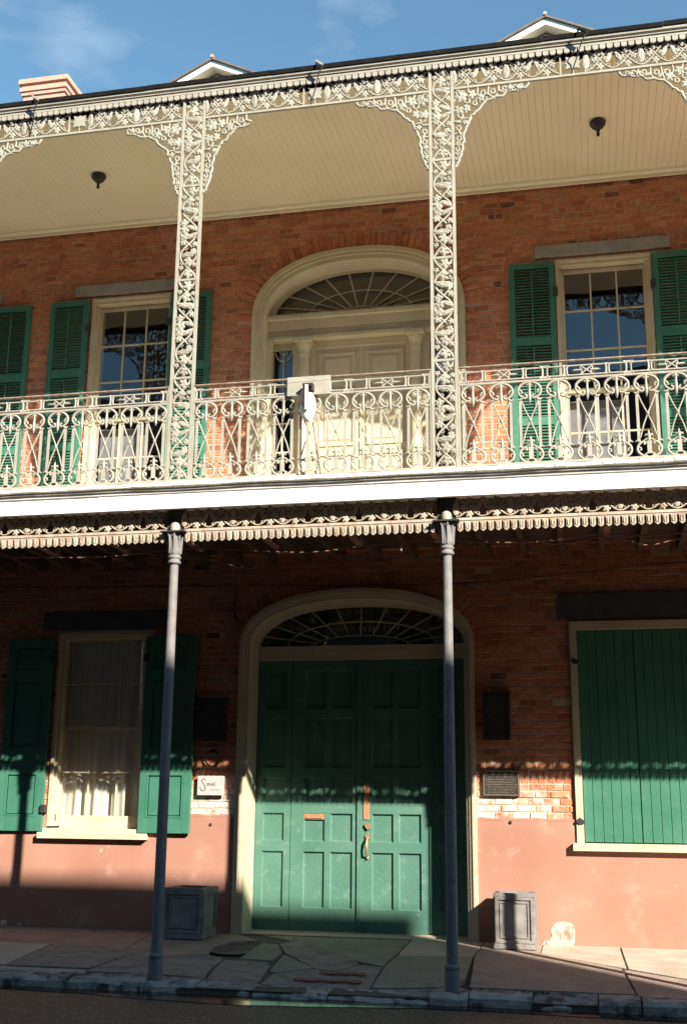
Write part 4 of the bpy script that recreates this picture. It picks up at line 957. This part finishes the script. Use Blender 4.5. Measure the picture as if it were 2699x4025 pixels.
def upper_frieze(k, label):
    x0, x1 = CX[k]+.142, CX[k+1]-.142; xm = (x0+x1)/2
    o = thing('upper_frieze', label, 'iron frieze', (xm, YF, ZFB), 'lacework friezes under the gallery roof')
    MB().box(-1.32, 1.32, -.016, .016, .0, .026).build('bottom_bar', 'cream_iron', o)
    W = (x1-x0)/2-.142
    for s_, base in ((-1, -.142-W), (1, .142)):
        for u in (0, 1):
            p = link('frieze_unit', fr_me, o, (base+u*W/2, 0, .03), None, (W/2/FU, 1, 1))
            for (lx, lz, s2, a, kd) in FR_LEAVES: put_leaf(p, lx, lz, s2, a, kd)
    link('rosette', ros_me, o, (0, 0, .03))
    for side, me in ((-1, {1: BR_SHORT}.get(k, BR_FULL)), (1, {0: BR_MID}.get(k, BR_FULL))):
        lim = {BR_SHORT: .56, BR_MID: .71}.get(me, 1)
        b = link('bracket', me, o, (side*(1.32), .0, -.002), None, (-side, 1, 1))
        for (lx, lz, s2, a, kd) in BR_LEAVES:
            if lx < lim: put_leaf(b, lx, -lz, s2, -a, kd)
    return o
upper_frieze(0, 'upper lacework frieze and brackets of the left bay below the chimney')
upper_frieze(1, 'upper lacework frieze and brackets of the middle bay over the arched doorway')
upper_frieze(2, 'upper lacework frieze and brackets of the right bay below the right dormer')
upper_frieze(-1, 'upper lacework frieze one bay outside the left edge of the picture')
upper_frieze(3, 'upper lacework frieze one bay outside the right edge of the picture')

# ---- lower frieze with pendants
YL = -3.07; ZLB = 4.398
def lower_frieze(k, label):
    x0, x1 = CX[k]+.10, CX[k+1]-.10; xm = (x0+x1)/2; hw = (x1-x0)/2
    o = thing('lower_frieze', label, 'iron frieze', (xm, YL, ZLB), 'lacework friezes with pendants under the balcony')
    MB().prism_yz([(-.018, .004), (-.018, .030), (-.010, .034), (.014, .034), (.014, .004)], -hw, hw).build('bottom_bar', 'rusty_iron', o)
    MB().box(-hw, hw, -.010, .010, -.012, .0035).build('fringe_strip', 'rusty_iron', o)
    n = 5; W = 2*hw/n
    for u in range(n):
        p = link('frieze_unit', fr_me_r, o, (-hw+u*W, 0, .034), None, (W/FU, 1, .80))
        for (lx, lz, s2, a, kd) in FR_LEAVES: put_leaf(p, lx, lz, s2, a, kd, 0, LEAF_R)
    m_ = int(round(2*hw/PITCH)); pt = 2*hw/m_
    for i in range(m_): link('pendant', pen_me, o, (-hw+pt*(i+.5), 0, -.113))
    return o
lower_frieze(0, 'rust-flecked lower frieze with pendants left of the left grey post')
lower_frieze(1, 'rust-flecked lower frieze with pendants between the two grey posts')
lower_frieze(2, 'rust-flecked lower frieze with pendants right of the right grey post')
lower_frieze(-1, 'rust-flecked lower frieze one bay outside the left edge of the picture')
lower_frieze(3, 'rust-flecked lower frieze one bay outside the right edge of the picture')

# ---- railing
def baluster_mesh():
    mb = MB(); T0 = mb.tube
    mb.tube = lambda p, r, n=6, *q: T0(p, [v*1.3 for v in r] if isinstance(r, list) else r*1.3, n, *q)
    for s_ in (-1, 1):
        mb.box(s_*.098-.014, s_*.098+.014, -.007, .007, .165, .675)
        S = lambda pl: [(s_*x, y, z) for x, y, z in pl]
        mb.tube(S([(.090, -.004*s_, .675), (.055, -.006*s_, .58), (.0, -.006*s_, .455), (-.045, -.006*s_, .34), (-.085, -.004*s_, .20)]), .0065, 5)
        # top ring scroll
        mb.tube(S(arc(.0, .775, .118, .092, 95, -52, 16)+[(.045, 0, .690), (.028, 0, .706), (.030, 0, .726), (.050, 0, .735)]), [.012]*10+[.010]*11, 6)
        mb.tube(S([(.112, 0, .80), (.085, 0, .772), (.075, 0, .752), (.088, 0, .744)]), [.008, .010, .009, .005], 5)
        mb.tube(S([(.075, 0, .69), (.105, 0, .672), (.125, 0, .69)]), [.012, .013, .005], 5)
        # bottom ring scroll
        mb.tube(S(arc(.0, .085, .118, .088, -85, 50, 16)+[(.052, 0, .158), (.040, 0, .143), (.052, 0, .132)]), .0105, 6)
        mb.tube(S([(.115, 0, .105), (.085, 0, .095), (.080, 0, .075), (.094, 0, .070)]), [.008, .009, .008, .005], 5)
        mb.tube(S([(.085, 0, .155), (.115, 0, .175), (.135, 0, .16)]), [.010, .011, .005], 5)
        mb.tube(S([(.0, 0, .225), (.030, 0, .232), (.040, 0, .218)]), [.009, .011, .005], 5)
        mb.tube(S([(.055, 0, .166), (.03, 0, .185), (.0, 0, .19)]), [.007, .008, .009], 5)
        mb.tube(S([(.03, 0, .01), (.045, 0, .03), (.02, 0, .04)]), .009, 5)
    mb.prism_xz([(-.022, .035), (.022, .035), (.022, .145), (.034, .158), (.0, .172), (-.034, .158), (-.022, .145)], -.010, .008)
    mb.tube([(0, 0, .17), (0, 0, .225), (0, 0, .285)], [.012, .015, .002], 6)
    mb.tube([(0, 0, .87), (0, 0, .80), (0, 0, .72), (0, 0, .68), (0, 0, .635)], [.014, .010, .016, .014, .002], 6)
    mb.tube([(-.03, 0, .835), (0, 0, .85), (.03, 0, .835)], [.006, .013, .006], 5)
    mb.tube([(0, -.006, .435), (0, -.008, .455), (0, -.006, .475)], [.008, .016, .008], 6)
    return mb.mesh('baluster', 'cream_iron')
bal_me = baluster_mesh()
def star_mesh():
    mb = MB(); h = .05
    for s_ in (-1, 1):
        mb.tube([(-.055, 0, s_*.045), (0, 0, 0), (.055, 0, -s_*.045)], .0085, 5)
        mb.tube([(s_*.03, 0, 0), (s_*.085, 0, 0), (s_*.115, 0, 0)], [.009, .013, .002], 5)
        mb.tube([(s_*.03, 0, .05), (s_*.05, 0, .02), (s_*.03, 0, -.05)], .007, 5)
    return mb.mesh('rail_ornament', 'cream_iron')
def hour_mesh(w):
    mb = MB()
    for s_ in (-1, 1):
        mb.tube([(s_*w, 0, .058), (s_*w*.45, 0, .03), (s_*w*.45, 0, -.03), (s_*w, 0, -.058)], [.012, .009, .009, .012], 5)
        mb.tube([(-w, 0, s_*.055), (w, 0, s_*.055)], .009, 5)
    return mb.mesh('rail_ornament', 'cream_iron')
ST, HB, HS = star_mesh(), hour_mesh(.040), hour_mesh(.022)
def railing(k, label, skip=()):
    x0, x1 = CX[k]+.145, CX[k+1]-.145; xm = (x0+x1)/2; hw = (x1-x0)/2
    o = thing('railing', label, 'railing', (xm, YF, 4.985), 'cast iron railings of the upper gallery')
    MB().box(-hw, hw, -.022, .022, 1.070, 1.080).build('top_rail', 'rust_rail', o)
    for z, h in ((1.018, .012), (.915, .012)): MB().box(-hw, hw, -.009, .009, z-h/2, z+h/2).build('rail', 'cream_iron', o)
    MB().box(-hw, hw, -.014, .014, .872, .892).build('rail', 'cream_iron', o)
    MB().box(-hw, hw, -.014, .014, -.016, .004).build('bottom_rail', 'cream_iron', o)
    n = 9; p = 2*hw/n
    for i in range(n): link('baluster', bal_me, o, (-hw+p*(i+.5), 0, 0), None, (1.0, 1, 1))
    for i in range(7):
        x = -hw+.05+(2*hw-.10)*i/6
        if i in skip: continue
        link('rail_ornament', ST if i % 2 else HB, o, (x, 0, .9665), None, (1.25, 1.2, 1.15))
        if i < 6 and (i not in skip): link('rail_ornament', HS, o, (x+(2*hw-.10)/12, 0, .9665), None, (1.3, 1.2, 1.0))
    for x in (-hw+.006, hw-.006): MB().box(x-.008, x+.008, -.012, .012, -.05, 1.07).build('end_bar', 'cream_iron', o)
    return o
railing(0, 'cream scrollwork railing of the left bay before the left upper window')
railing(1, 'cream scrollwork railing of the middle bay carrying the board and oval bracket')
railing(2, 'cream scrollwork railing of the right bay before the right upper window')
railing(-1, 'cream scrollwork railing one bay outside the left edge of the picture')
railing(3, 'cream scrollwork railing one bay outside the right edge of the picture')

# ---- lower posts
def post(x, label):
    o = thing('iron_post', label, 'post', (x, YF, 0), 'grey iron posts at the kerb')
    MB().lathe([(.056, .14), (.054, 1.2), (.050, 3.0), (.047, 4.055)], n=20).build('shaft', 'post_paint', o)
    MB().lathe([(.074, -.14), (.075, .06), (.071, .085), (.071, .10), (.077, .108), (.078, .128), (.070, .138), (.056, .15)], n=20).build('base', 'post_paint', o)
    MB().lathe([(.050, 4.045), (.072, 4.055), (.072, 4.075), (.058, 4.092), (.058, 4.104), (.071, 4.112), (.072, 4.128), (.060, 4.140)], n=20).build('collar', 'post_paint', o)
    cp = MB().lathe([(.056, 4.138, 0), (.070, 4.165, .04), (.074, 4.20, .06), (.068, 4.26, .06), (.062, 4.32, .06), (.066, 4.355, .05), (.080, 4.372, .05), (.078, 4.382, .03), (.05, 4.386, 0)], n=24)
    cap = cp.build('capital', 'post_paint', o)
    for k in range(8):
        a = 2*math.pi*k/8+.2; c_, s_ = math.cos(a), math.sin(a)
        MB().tube([(.066*c_, .066*s_, 4.16), (.070*c_, .070*s_, 4.28), (.078*c_, .078*s_, 4.355), (.094*c_, .094*s_, 4.366), (.092*c_, .092*s_, 4.348)], [.010, .013, .013, .010, .005], 5).build('leaf', 'post_paint', cap)
    MB().box(-.135, .135, -.10, .10, 4.386, 4.402).build('abacus', 'dark_iron', o)
    MB().lathe([(.054, 4.402), (.054, 4.46), (.046, 4.485), (.025, 4.502), (.003, 4.508)], 0, -.02, 16).build('stub', 'cream_iron', o)
    MB().box(-.10, .10, .01, .05, 4.402, 4.66).build('bracket_plate', 'dark_iron', o)
    return o
post(CX[1], 'tall grey iron post before the left shuttered ground-floor window')
pr = post(CX[2], 'tall grey iron post before the green carriage door, blue flaking paint on it')
post(CX[0], 'grey iron post just outside the left edge of the picture')
post(CX[3], 'grey iron post just outside the right edge of the picture')
post(CX[-1], 'grey iron post one bay beyond the left edge of the picture')
post(CX[4], 'grey iron post one bay beyond the right edge of the picture')
fl = MB(); rnd = random.Random(6)
for i in range(22):
    z0 = 1.70+.62*i/22; a = R(228+rnd.uniform(-14, 10)); w_ = rnd.uniform(.05, .16); r_ = .0575
    q = [(r_*math.cos(a+da), r_*math.sin(a+da), z) for da, z in ((-w_, z0), (w_, z0+.005), (w_*.8, z0+.034), (-w_*.7, z0+.030))]
    fl.add(q+[(v[0]*.93, v[1]*.93, v[2]) for v in q], [(0, 1, 2, 3), (7, 6, 5, 4), (0, 4, 5, 1), (1, 5, 6, 2), (2, 6, 7, 3), (3, 7, 4, 0)])
tag(fl.build('peeling_paint', 'blue_flake', pr), 'blue peeling paint')

# ================================================================== SMALLER THINGS
def planter(x0, x1, y0, y1, h, rz, label):
    cx, cy = (x0+x1)/2, (y0+y1)/2; hx, hy = (x1-x0)/2, (y1-y0)/2; zb = gz(0, cy)+.012
    o = thing('planter', label, 'planter', (cx, cy, zb), 'square lead planters by the carriage door'); o.rotation_euler = (0, 0, rz)
    b = MB(); t = .02
    b.box(-hx+.02, hx-.02, -hy+.02, hy-.02, .05, .08)
    for s_ in (-1, 1):
        b.box(*sorted((s_*(hx-.02), s_*(hx-.045))), -hy+.02, hy-.02, .08, h-.04); b.box(-hx+.045, hx-.045, *sorted((s_*(hy-.02), s_*(hy-.045))), .08, h-.04)
    b.build('body', 'lead', o)
    r_ = MB(); rframe_xy = [(-hx, hx, -hy, -hy+.06), (-hx, hx, hy-.06, hy), (-hx, -hx+.06, -hy+.06, hy-.06), (hx-.06, hx, -hy+.06, hy-.06)]
    for a in rframe_xy: r_.box(*a, h-.04, h-.012)
    for a in [(-hx+.012, hx-.012, -hy+.012, -hy+.06), (-hx+.012, hx-.012, hy-.06, hy-.012), (-hx+.012, -hx+.06, -hy+.06, hy-.06), (hx-.06, hx-.012, -hy+.06, hy-.06)]: r_.box(*a, h-.012, h)
    r_.build('rim', 'lead', o)
    f = MB(); f.box(-hx, hx, -hy, hy, 0.0, .035); f.box(-hx+.010, hx-.010, -hy+.010, hy-.010, .035, .06); f.build('foot', 'lead', o)
    for ax in (0, 1):
        for s_ in (-1, 1):
            p = MB(); w_, dd = (hx, hy) if ax == 0 else (hy, hx)
            rframe(p, -w_+.022, w_-.022, .062, h-.042, .030, -.020, .004); rframe(p, -w_+.075, w_-.075, .115, h-.095, .014, -.014, .004)
            q = p.build('panel_frame', 'lead', o, ((0, s_*(dd-.022), 0) if ax == 0 else (s_*(dd-.022), 0, 0)))
            q.rotation_euler = (0, 0, {(0, -1): 0, (0, 1): math.pi, (1, 1): math.pi/2, (1, -1): -math.pi/2}[(ax, s_)])
    MB().box(-hx+.05, hx-.05, -hy+.05, hy-.05, h-.12, h-.10).build('soil', 'ground_dirt', o)
planter(-2.29, -1.775, -.70, -.22, .575, -.07, 'square grey lead planter in shade left of the carriage door')
planter(1.636, 2.112, -.585, -.14, .60, .0, 'square grey lead planter in sun right of the carriage door')

# carved name sign
sg = thing('name_sign', 'small pale stone sign with engraved script left of the carriage door', 'sign', (-1.966, 0, 1.78))
MB().bev(-.176, .176, -.075, -.045, -.122, .120, .004).box(-.14, .14, -.045, .0, -.09, .09).build('slab', 'sign_stone', sg)
t = MB()
def stroke(pl, r_): t.tube([(x, -.0755, z) for x, z in pl], r_, 5, .0015)
def smooth(pl, n=6):
    o = []
    for i in range(len(pl)-1):
        p0, p1, p2, p3 = pl[max(i-1, 0)], pl[i], pl[i+1], pl[min(i+2, len(pl)-1)]
        for j in range(n):
            u = j/n
            o.append(tuple(.5*((2*p1[k])+(-p0[k]+p2[k])*u+(2*p0[k]-5*p1[k]+4*p2[k]-p3[k])*u*u+(-p0[k]+3*p1[k]-3*p2[k]+p3[k])*u**3) for k in (0, 1)))
    return o+[pl[-1]]
stroke(smooth([(-.070, .055), (-.078, .078), (-.100, .083), (-.115, .065), (-.108, .040), (-.088, .010), (-.070, -.020), (-.072, -.050), (-.092, -.066), (-.120, -.058), (-.135, -.035), (-.136, -.012)]), .0060)
x = -.052
for ch_ in 'oniat':
    h = .030
    P = {'o': [(.012, .028), (.002, .018), (.004, .003), (.015, .002), (.020, .015), (.013, .028), (.024, .024)],
         'n': [(.0, .026), (.003, .002), (.005, .022), (.014, .028), (.018, .018), (.017, .003), (.026, .006)],
         'i': [(.0, .026), (.002, .004), (.010, .003), (.016, .010)],
         'a': [(.018, .026), (.006, .026), (.0, .012), (.007, .002), (.017, .014), (.019, .026), (.019, .004), (.027, .006)],
         't': [(.006, .046), (.004, .006), (.012, .002), (.020, .008)]}[ch_]
    stroke(smooth([(x+px, .000+pz) for px, pz in P], 4), .0032)
    if ch_ == 't': stroke([(x-.004, .030), (x+.016, .032)], .0018)
    if ch_ == 'i': stroke([(x+.004, .038), (x+.006, .040)], .0022)
    x += {'o': .026, 'n': .028, 'i': .017, 'a': .029, 't': .02}[ch_]
t.build('engraved_script', 'sign_ink', sg)
tcv = bpy.data.curves.new('small_words', 'FONT'); tcv.body = 'HOUSE'; tcv.size = .030; tcv.space_character = 1.25
to = bpy.data.objects.new('small_words_curve', tcv); COL.objects.link(to)
me = bpy.data.meshes.new_from_object(to); bpy.data.objects.remove(to); bpy.data.curves.remove(tcv)
me.materials.clear(); me.materials.append(MATS['bronze_raised'])
link('engraved_words', me, sg, (.0, -.0765, -.062), (R(90), 0, 0))

pq = thing('bronze_plaque', 'dark bronze plaque with rows of raised lettering right of the carriage door', 'plaque', (1.7195, 0, 1.833))
b = MB(); b.bev(-.219, .219, -.045, .004, -.149, .149, .003); b.build('plate', 'bronze', pq)
b = MB(); rframe(b, -.215, .215, -.145, .145, .012, -.054, -.044); b.build('border', 'bronze_raised', pq)
b = MB(); rnd = random.Random(12)
for r_ in range(8):
    z = .105-r_*.030; xx = -.185+(.02 if r_ % 2 else 0); end = .185-rnd.uniform(0, .04)
    while xx < end:
        w_ = rnd.uniform(.008, .016)
        b.box(xx, xx+w_*.75, -.049, -.044, z-.007, z+.007*rnd.uniform(.3, 1)); xx += w_+(.012 if rnd.random() < .2 else .002)
b.build('raised_rows', 'bronze_raised', pq)

def wall_box(x0, x1, z0, z1, label):
    o = thing('wall_box', label, 'wall box', ((x0+x1)/2, 0, (z0+z1)/2), 'dark metal boxes beside the carriage door'); hx, hz = (x1-x0)/2, (z1-z0)/2
    MB().bev(-hx, hx, -.10, .004, -hz, hz, .006).build('case', 'dark_iron', o); b = MB(); rframe(b, -hx+.02, hx-.02, -hz+.03, hz-.03, .02, -.112, -.099); b.build('lid_frame', 'dark_iron', o)
    MB().box(-hx-.012, hx+.012, -.12, .004, hz, hz+.018).build('rain_lip', 'dark_iron', o)
    MB().box(.01, .024, -.112, -.10, -hz+.07, -hz+.16).build('latch', 'bronze', o)
wall_box(-2.179, -1.80, 2.337, 2.87, 'dark metal box on the shaded bricks left of the carriage door')
wall_box(1.526, 1.85, 2.344, 2.92, 'dark metal box on the shaded bricks right of the carriage door')
rg = thing('iron_ring', 'black iron ring hanging on the wall above the pale stone sign', 'ring', (-1.962, 0, 2.115))
MB().tube([(.092*math.cos(R(a)), -.05-.02*math.sin(R(a)), .098*math.sin(R(a))) for a in range(0, 361, 15)], .010, 6).build('ring', 'dark_iron', rg)
MB().box(-.02, .02, -.05, .004, .08, .125).build('staple', 'dark_iron', rg)

def ceiling_lamp(x, y, z, label):
    o = thing('ceiling_lamp', label, 'lamp', (x, y, z), 'dark lamps on the gallery ceiling')
    MB().lathe([(.085, .0), (.100, -.012), (.098, -.035), (.070, -.075), (.035, -.105), (.022, -.112)], n=18).build('canopy', 'dark_iron', o)
    MB().lathe([(.022, -.108), (.018, -.165), (.024, -.175), (.012, -.20)], n=10).build('stem', 'dark_iron', o)
ceiling_lamp(-3.388, -1.488, 9.795, 'dark round ceiling lamp above the left upper window')
ceiling_lamp(3.204, -1.478, 9.795, 'dark round ceiling lamp above the right upper window')

# board and oval bracket at the middle railing
bd = thing('railing_board', 'plain cream board fixed to the top of the middle railing', 'board', (0, YF-.03, 5.94))
MB().bev(-.245, .235, -.02, -.005, -.09, .125, .003).build('panel', 'cream_iron', bd)
MB().prism_xz([(-.245, .062), (.235, .075), (.235, .081), (-.245, .068)], -.024, -.019).build('crease', 'grey_cream', bd)
ob = thing('sign_bracket', 'white oval disc on a tall flat pole standing at the middle railing', 'bracket', (-.003, YF-.07, 4.93))
MB().box(-.016, .016, -.008, .008, -.03, .62).build('pole', 'cream_iron', ob)
dsh = MB(); nn = 24; vs = []
for (k, yy) in ((1.0, .0), (.96, -.018), (.75, -.045), (.40, -.062)):
    vs += [(.088*k*math.cos(2*math.pi*i/nn), yy, .78+.175*k*math.sin(2*math.pi*i/nn)) for i in range(nn)]
vs.append((0, -.066, .78)); fs = []
for r_ in range(3): fs += [(r_*nn+i, r_*nn+(i+1) % nn, (r_+1)*nn+(i+1) % nn, (r_+1)*nn+i) for i in range(nn)]
fs += [(3*nn+i, 3*nn+(i+1) % nn, 4*nn) for i in range(nn)]
dsh.add(vs, fs, True); dsh.add(vs[:nn], [tuple(range(nn))]); dsh.build('oval_disc', 'white_paint', ob)
MB().prism_xz([(-.078, .79), (-.072, .88), (-.050, .95), (-.020, .98), (-.020, .79)], -.085, -.068).build('half_plate', 'bronze', ob)
MB().bev(-.018, .014, -.095, -.060, .72, 1.0, .006).build('upright', 'white_paint', ob)
MB().box(-.050, .062, -.07, .02, 1.0, 1.025).box(.048, .062, -.07, .02, .955, 1.0).build('hood', 'dark_iron', ob)
MB().tube([(-.07, -.01, .62), (-.075, 0, .4), (-.072, .0, .15), (-.05, .01, -.0)], .009, 6).build('brace', 'dark_iron', ob)
MB().tube([(.06, -.01, .60), (.085, 0, .40), (.12, .0, .2), (.15, .01, .0)], .006, 6).build('brace', 'dark_iron', ob)

# stays from the roof edge down to the frieze
def stay(x, label, pale):
    o = thing('roof_stay', label, 'stay', (x, -3.2, 9.84), 'iron stays over the gallery roof edge')
    MB().tube([(.045, -.06, -.035), (-.02, -.045, -.14), (-.08, .05, -.27), (-.155, .125, -.44)], .007, 6).build('rod', 'dark_iron', o)
    MB().box(-.05, .06, -.075, -.045, -.03, -.012).build('strap', 'cream_iron' if pale else 'roof_tar', o).rotation_euler = (0, R(38), 0)
    MB().tube([(-.06, .0, .0), (-.055, -.01, .035)], .012, 6).build('knob', 'roof_tar', o)
stay(-.02+.12, 'dark stay with pale strap on the gutter above the middle bay', True)
stay(2.93+.12, 'thin dark stay on the gutter above the right bay', False)
stay(-3.42, 'dark stay with pale strap at the left end of the gutter', True)

# cables
def cable(pts, r_, m, label, name='cable', group='loose cables under the balcony'):
    pts = [Vector(p) for p in pts]; q = []
    for i in range(len(pts)-1):
        p0, p1, p2, p3 = pts[max(i-1, 0)], pts[i], pts[i+1], pts[min(i+2, len(pts)-1)]
        for j in range(6):
            u = j/6; q.append(.5*((2*p1)+(p2-p0)*u+(2*p0-5*p1+4*p2-p3)*u*u+(3*p1-p0-3*p2+p3)*u**3))
    q.append(pts[-1]); return tag(MB().tube(q, r_, 5).build(name, m), label, 'cable', group)
rnd = random.Random(14)
cable([(GX0+i*.5, -3.262, 4.846+rnd.uniform(-.006, .008)) for i in range(31)], .011, 'black_rubber', 'black cable running along the top edge of the white fascia', 'cable', None)
cable([(-4.4, -2.75, 4.30), (-3.2, -2.75, 4.25), (-2.4, -2.75, 4.23), (-1.4, -2.75, 4.29), (-.6, -2.75, 4.23), (.0, -2.75, 4.20), (.7, -2.75, 4.26), (1.3, -2.75, 4.285), (1.9, -2.75, 4.235), (2.4, -2.75, 4.225), (2.95, -2.75, 4.28), (3.4, -2.75, 4.25), (4.2, -2.75, 4.28), (5.5, -2.75, 4.27)], .008, 'brown_cable', 'brown cable sagging just below the pendants all along the gallery')
cable([(1.5, -2.7, 4.23), (2.0, -2.7, 4.28), (2.6, -2.7, 4.21), (3.1, -2.7, 4.27), (3.45, -2.7, 4.16), (3.9, -2.7, 4.24), (4.6, -2.7, 4.28)], .007, 'brown_cable', 'brown cable looping low below the pendants at the far right')
cable([(-2.2, -2.6, 4.30), (-1.3, -2.6, 4.20), (-.9, -2.6, 4.10), (-.75, -2.6, 4.13), (-.2, -2.6, 4.24), (.55, -2.6, 4.16), (1.2, -2.6, 4.28)], .006, 'brown_cable', 'thin brown cable drooping between the two grey posts')
cable([(-5.5, -.03, 4.45), (-3, -.03, 4.40), (-1.5, -.03, 4.365), (0, -.035, 4.33), (1.4, -.03, 4.32), (2.6, -.03, 4.40), (3.6, -.03, 4.48), (5, -.03, 4.52)], .006, 'black_rubber', 'thin black wire stapled along the shaded brick wall above the carriage door')
cable([(-2.55, -2.2, 4.40), (-2.555, -2.2, 4.2), (-2.56, -2.2, 3.95), (-2.60, -2.2, 3.78)], .005, 'brown_cable', 'loose wire end hanging above the lower left window')
cable([(-1.73, -.03, 4.30), (-1.74, -.03, 4.1), (-1.72, -.03, 3.9)], .012, 'black_rubber', 'short black conduit on the wall left of the lower arch')
ins = thing('cable_insulator', 'small white insulator hanging from the cable between the grey posts', 'insulator', (.93, -2.7, 4.25))
MB().lathe([(.006, .0), (.010, -.008), (.013, -.05), (.013, -.062), (.006, -.068)], n=10).build('body', 'insulator', ins)
MB().tube([(0, 0, -.002), (0, 0, .03)], .003, 5).build('hook', 'dark_iron', ins)

# manhole cover, moss and litter
mh = thing('manhole_cover', 'round rusty iron cover set in the pavement left of the carriage door', 'manhole cover', (-1.24, -1.20, gz(0, -1.20)-.016))
mh.rotation_euler = (R(-1.6)*-1, 0, 0)
MB().lathe([(.285, 0), (.285, .012), (.250, .016), (.250, .006)], n=36).build('ring', 'iron_cover', mh)
MB().lathe([(.243, 0), (.243, .016), (.235, .020)], n=36).build('lid', 'iron_cover', mh)
MB().box(-.045, .03, -.05, .01, .0195, .0225).build('lifting_hole', 'dark_iron', mh)
for i in range(-5, 6): 
    h = math.sqrt(max(0, .225**2-(i*.04)**2)); MB().box(-h, h, i*.04-.006, i*.04+.006, .020, .0235).build('rib', 'iron_cover', mh)
ms = MB(); rnd = random.Random(31)
for i in range(160):
    x = rnd.uniform(1.55, 2.35); y = -2.93+rnd.gauss(0, .018)-.02*(x > 2.1); s_ = rnd.uniform(.006, .020); z = gz(x, y)-.012
    a = rnd.uniform(0, 6.28); ms.add([(x+s_*math.cos(a), y+s_*math.sin(a), z), (x-s_*math.sin(a), y+s_*math.cos(a), z), (x-s_*.5, y-s_*.5, z), (x+rnd.gauss(0, .006), y, z+s_*1.3)], [(0, 1, 3), (1, 2, 3), (2, 0, 3)])
tag(ms.build('moss', 'moss'), 'dark moss in the kerb joint beside the right post', 'moss', None, 'stuff')
LT = [(-.92, -2.95, 0, .6), (1.22, -2.86, .3, 1), (-2.2, -3.32, 1, .8), (.45, -3.30, 2, .7), (-.55, -2.62, .5, .6), (-.42, .10, .7, .7), (.15, .05, 2, .5), (1.05, -3.28, .9, .8)]
LB = ['orange dry leaf on the kerb right of the left post', 'brown dry leaf on the kerb just left of the right post', 'orange scrap in the gutter left of the left post', 'small brown leaf in the gutter below the carriage door', 'brown leaf in the slab joint below the manhole cover',
      'small dry leaf against the left part of the carriage door', 'small dry leaf against the middle of the carriage door', 'brown leaf in the gutter near the right post']
for (x, y, a, s_), lb in zip(LT, LB):
    z = gz(x, y)+.02 if y > -3.2 else -.18
    k = .05*s_
    o = MB().add([(-k, 0, 0), (-k*.2, -k*.45, .006), (k, 0, .012), (-k*.2, k*.45, .010), (0, 0, .002)], [(0, 1, 4), (1, 2, 4), (2, 3, 4), (3, 0, 4)]).build('fallen_leaf', 'dry_leaf', None, (x, y, z)); o.rotation_euler = (0, 0, a)
    tag(o, lb, 'leaf', 'dry leaves on the pavement')

# ================================================================== across the street (behind the photographer; shades the lower part of the scene)
opp = thing('opposite_building', 'plain plastered building across the street behind the photographer', 'building', (0, -16.2, 0))
OX1 = 1.05+SX*16.2; OH = .60+SZ*16.2
ob_ = MB().box(-90, OX1, -9, 0, -.3, OH-.3).build('wall', 'plaster_far', opp)
MB().box(-90.1, OX1, -9.1, .0, OH-.3, OH).build('parapet', 'plaster_far', opp)
for k in range(11):
    for z in (1.2, 5.4, 9.2):
        x = -24+k*3.6
        MB().box(x, x+1.1, -.02, .03, z, z+2.1).build('window', 'interior', ob_)

op2 = thing('added_corner_building', 'unseen plastered building added across the street beyond the sunny gap to block skylight', 'building', (0, -16.2, 0))  # out of view, added to cut the skylight on the shaded front
MB().box(OX1+6.5, OX1+90, -9, 0, -.3, OH-1).build('wall', 'plaster_far', op2)
MB().box(OX1+6.4, OX1+90.1, -9.1, .1, OH-1, OH-.7).build('parapet', 'plaster_far', op2)

for xa, xb, lb in ((-60, XA-.02, 'unseen gallery house added left of the brick townhouse to block skylight'), (XB+.02, 60, 'unseen gallery house added right of the brick townhouse to block skylight')):  # unseen masses, added to keep skylight from reaching under the gallery
    nb = thing('added_neighbour_house', lb, 'building', ((xa+xb)/2, 0, 0), 'unseen houses added to block skylight'); hx = (xb-xa)/2
    MB().box(-hx, hx, .0, 9, -.2, 10.4).build('wall', 'plaster_far', nb)
    MB().box(-hx+1.6, hx-1.6, -3.1, 0, 4.62, 4.86).build('balcony', 'plaster_far', nb); MB().box(-hx+1.6, hx-1.6, -3.1, 0, 9.75, 9.9).build('gallery_roof', 'roof_tar', nb)
    n_ = int(2*hx/3)
    for i in range(n_): MB().lathe([(.06, -.1), (.05, 4.62)], -hx+2+i*3, -3.0, 10).build('post', 'post_paint', nb)
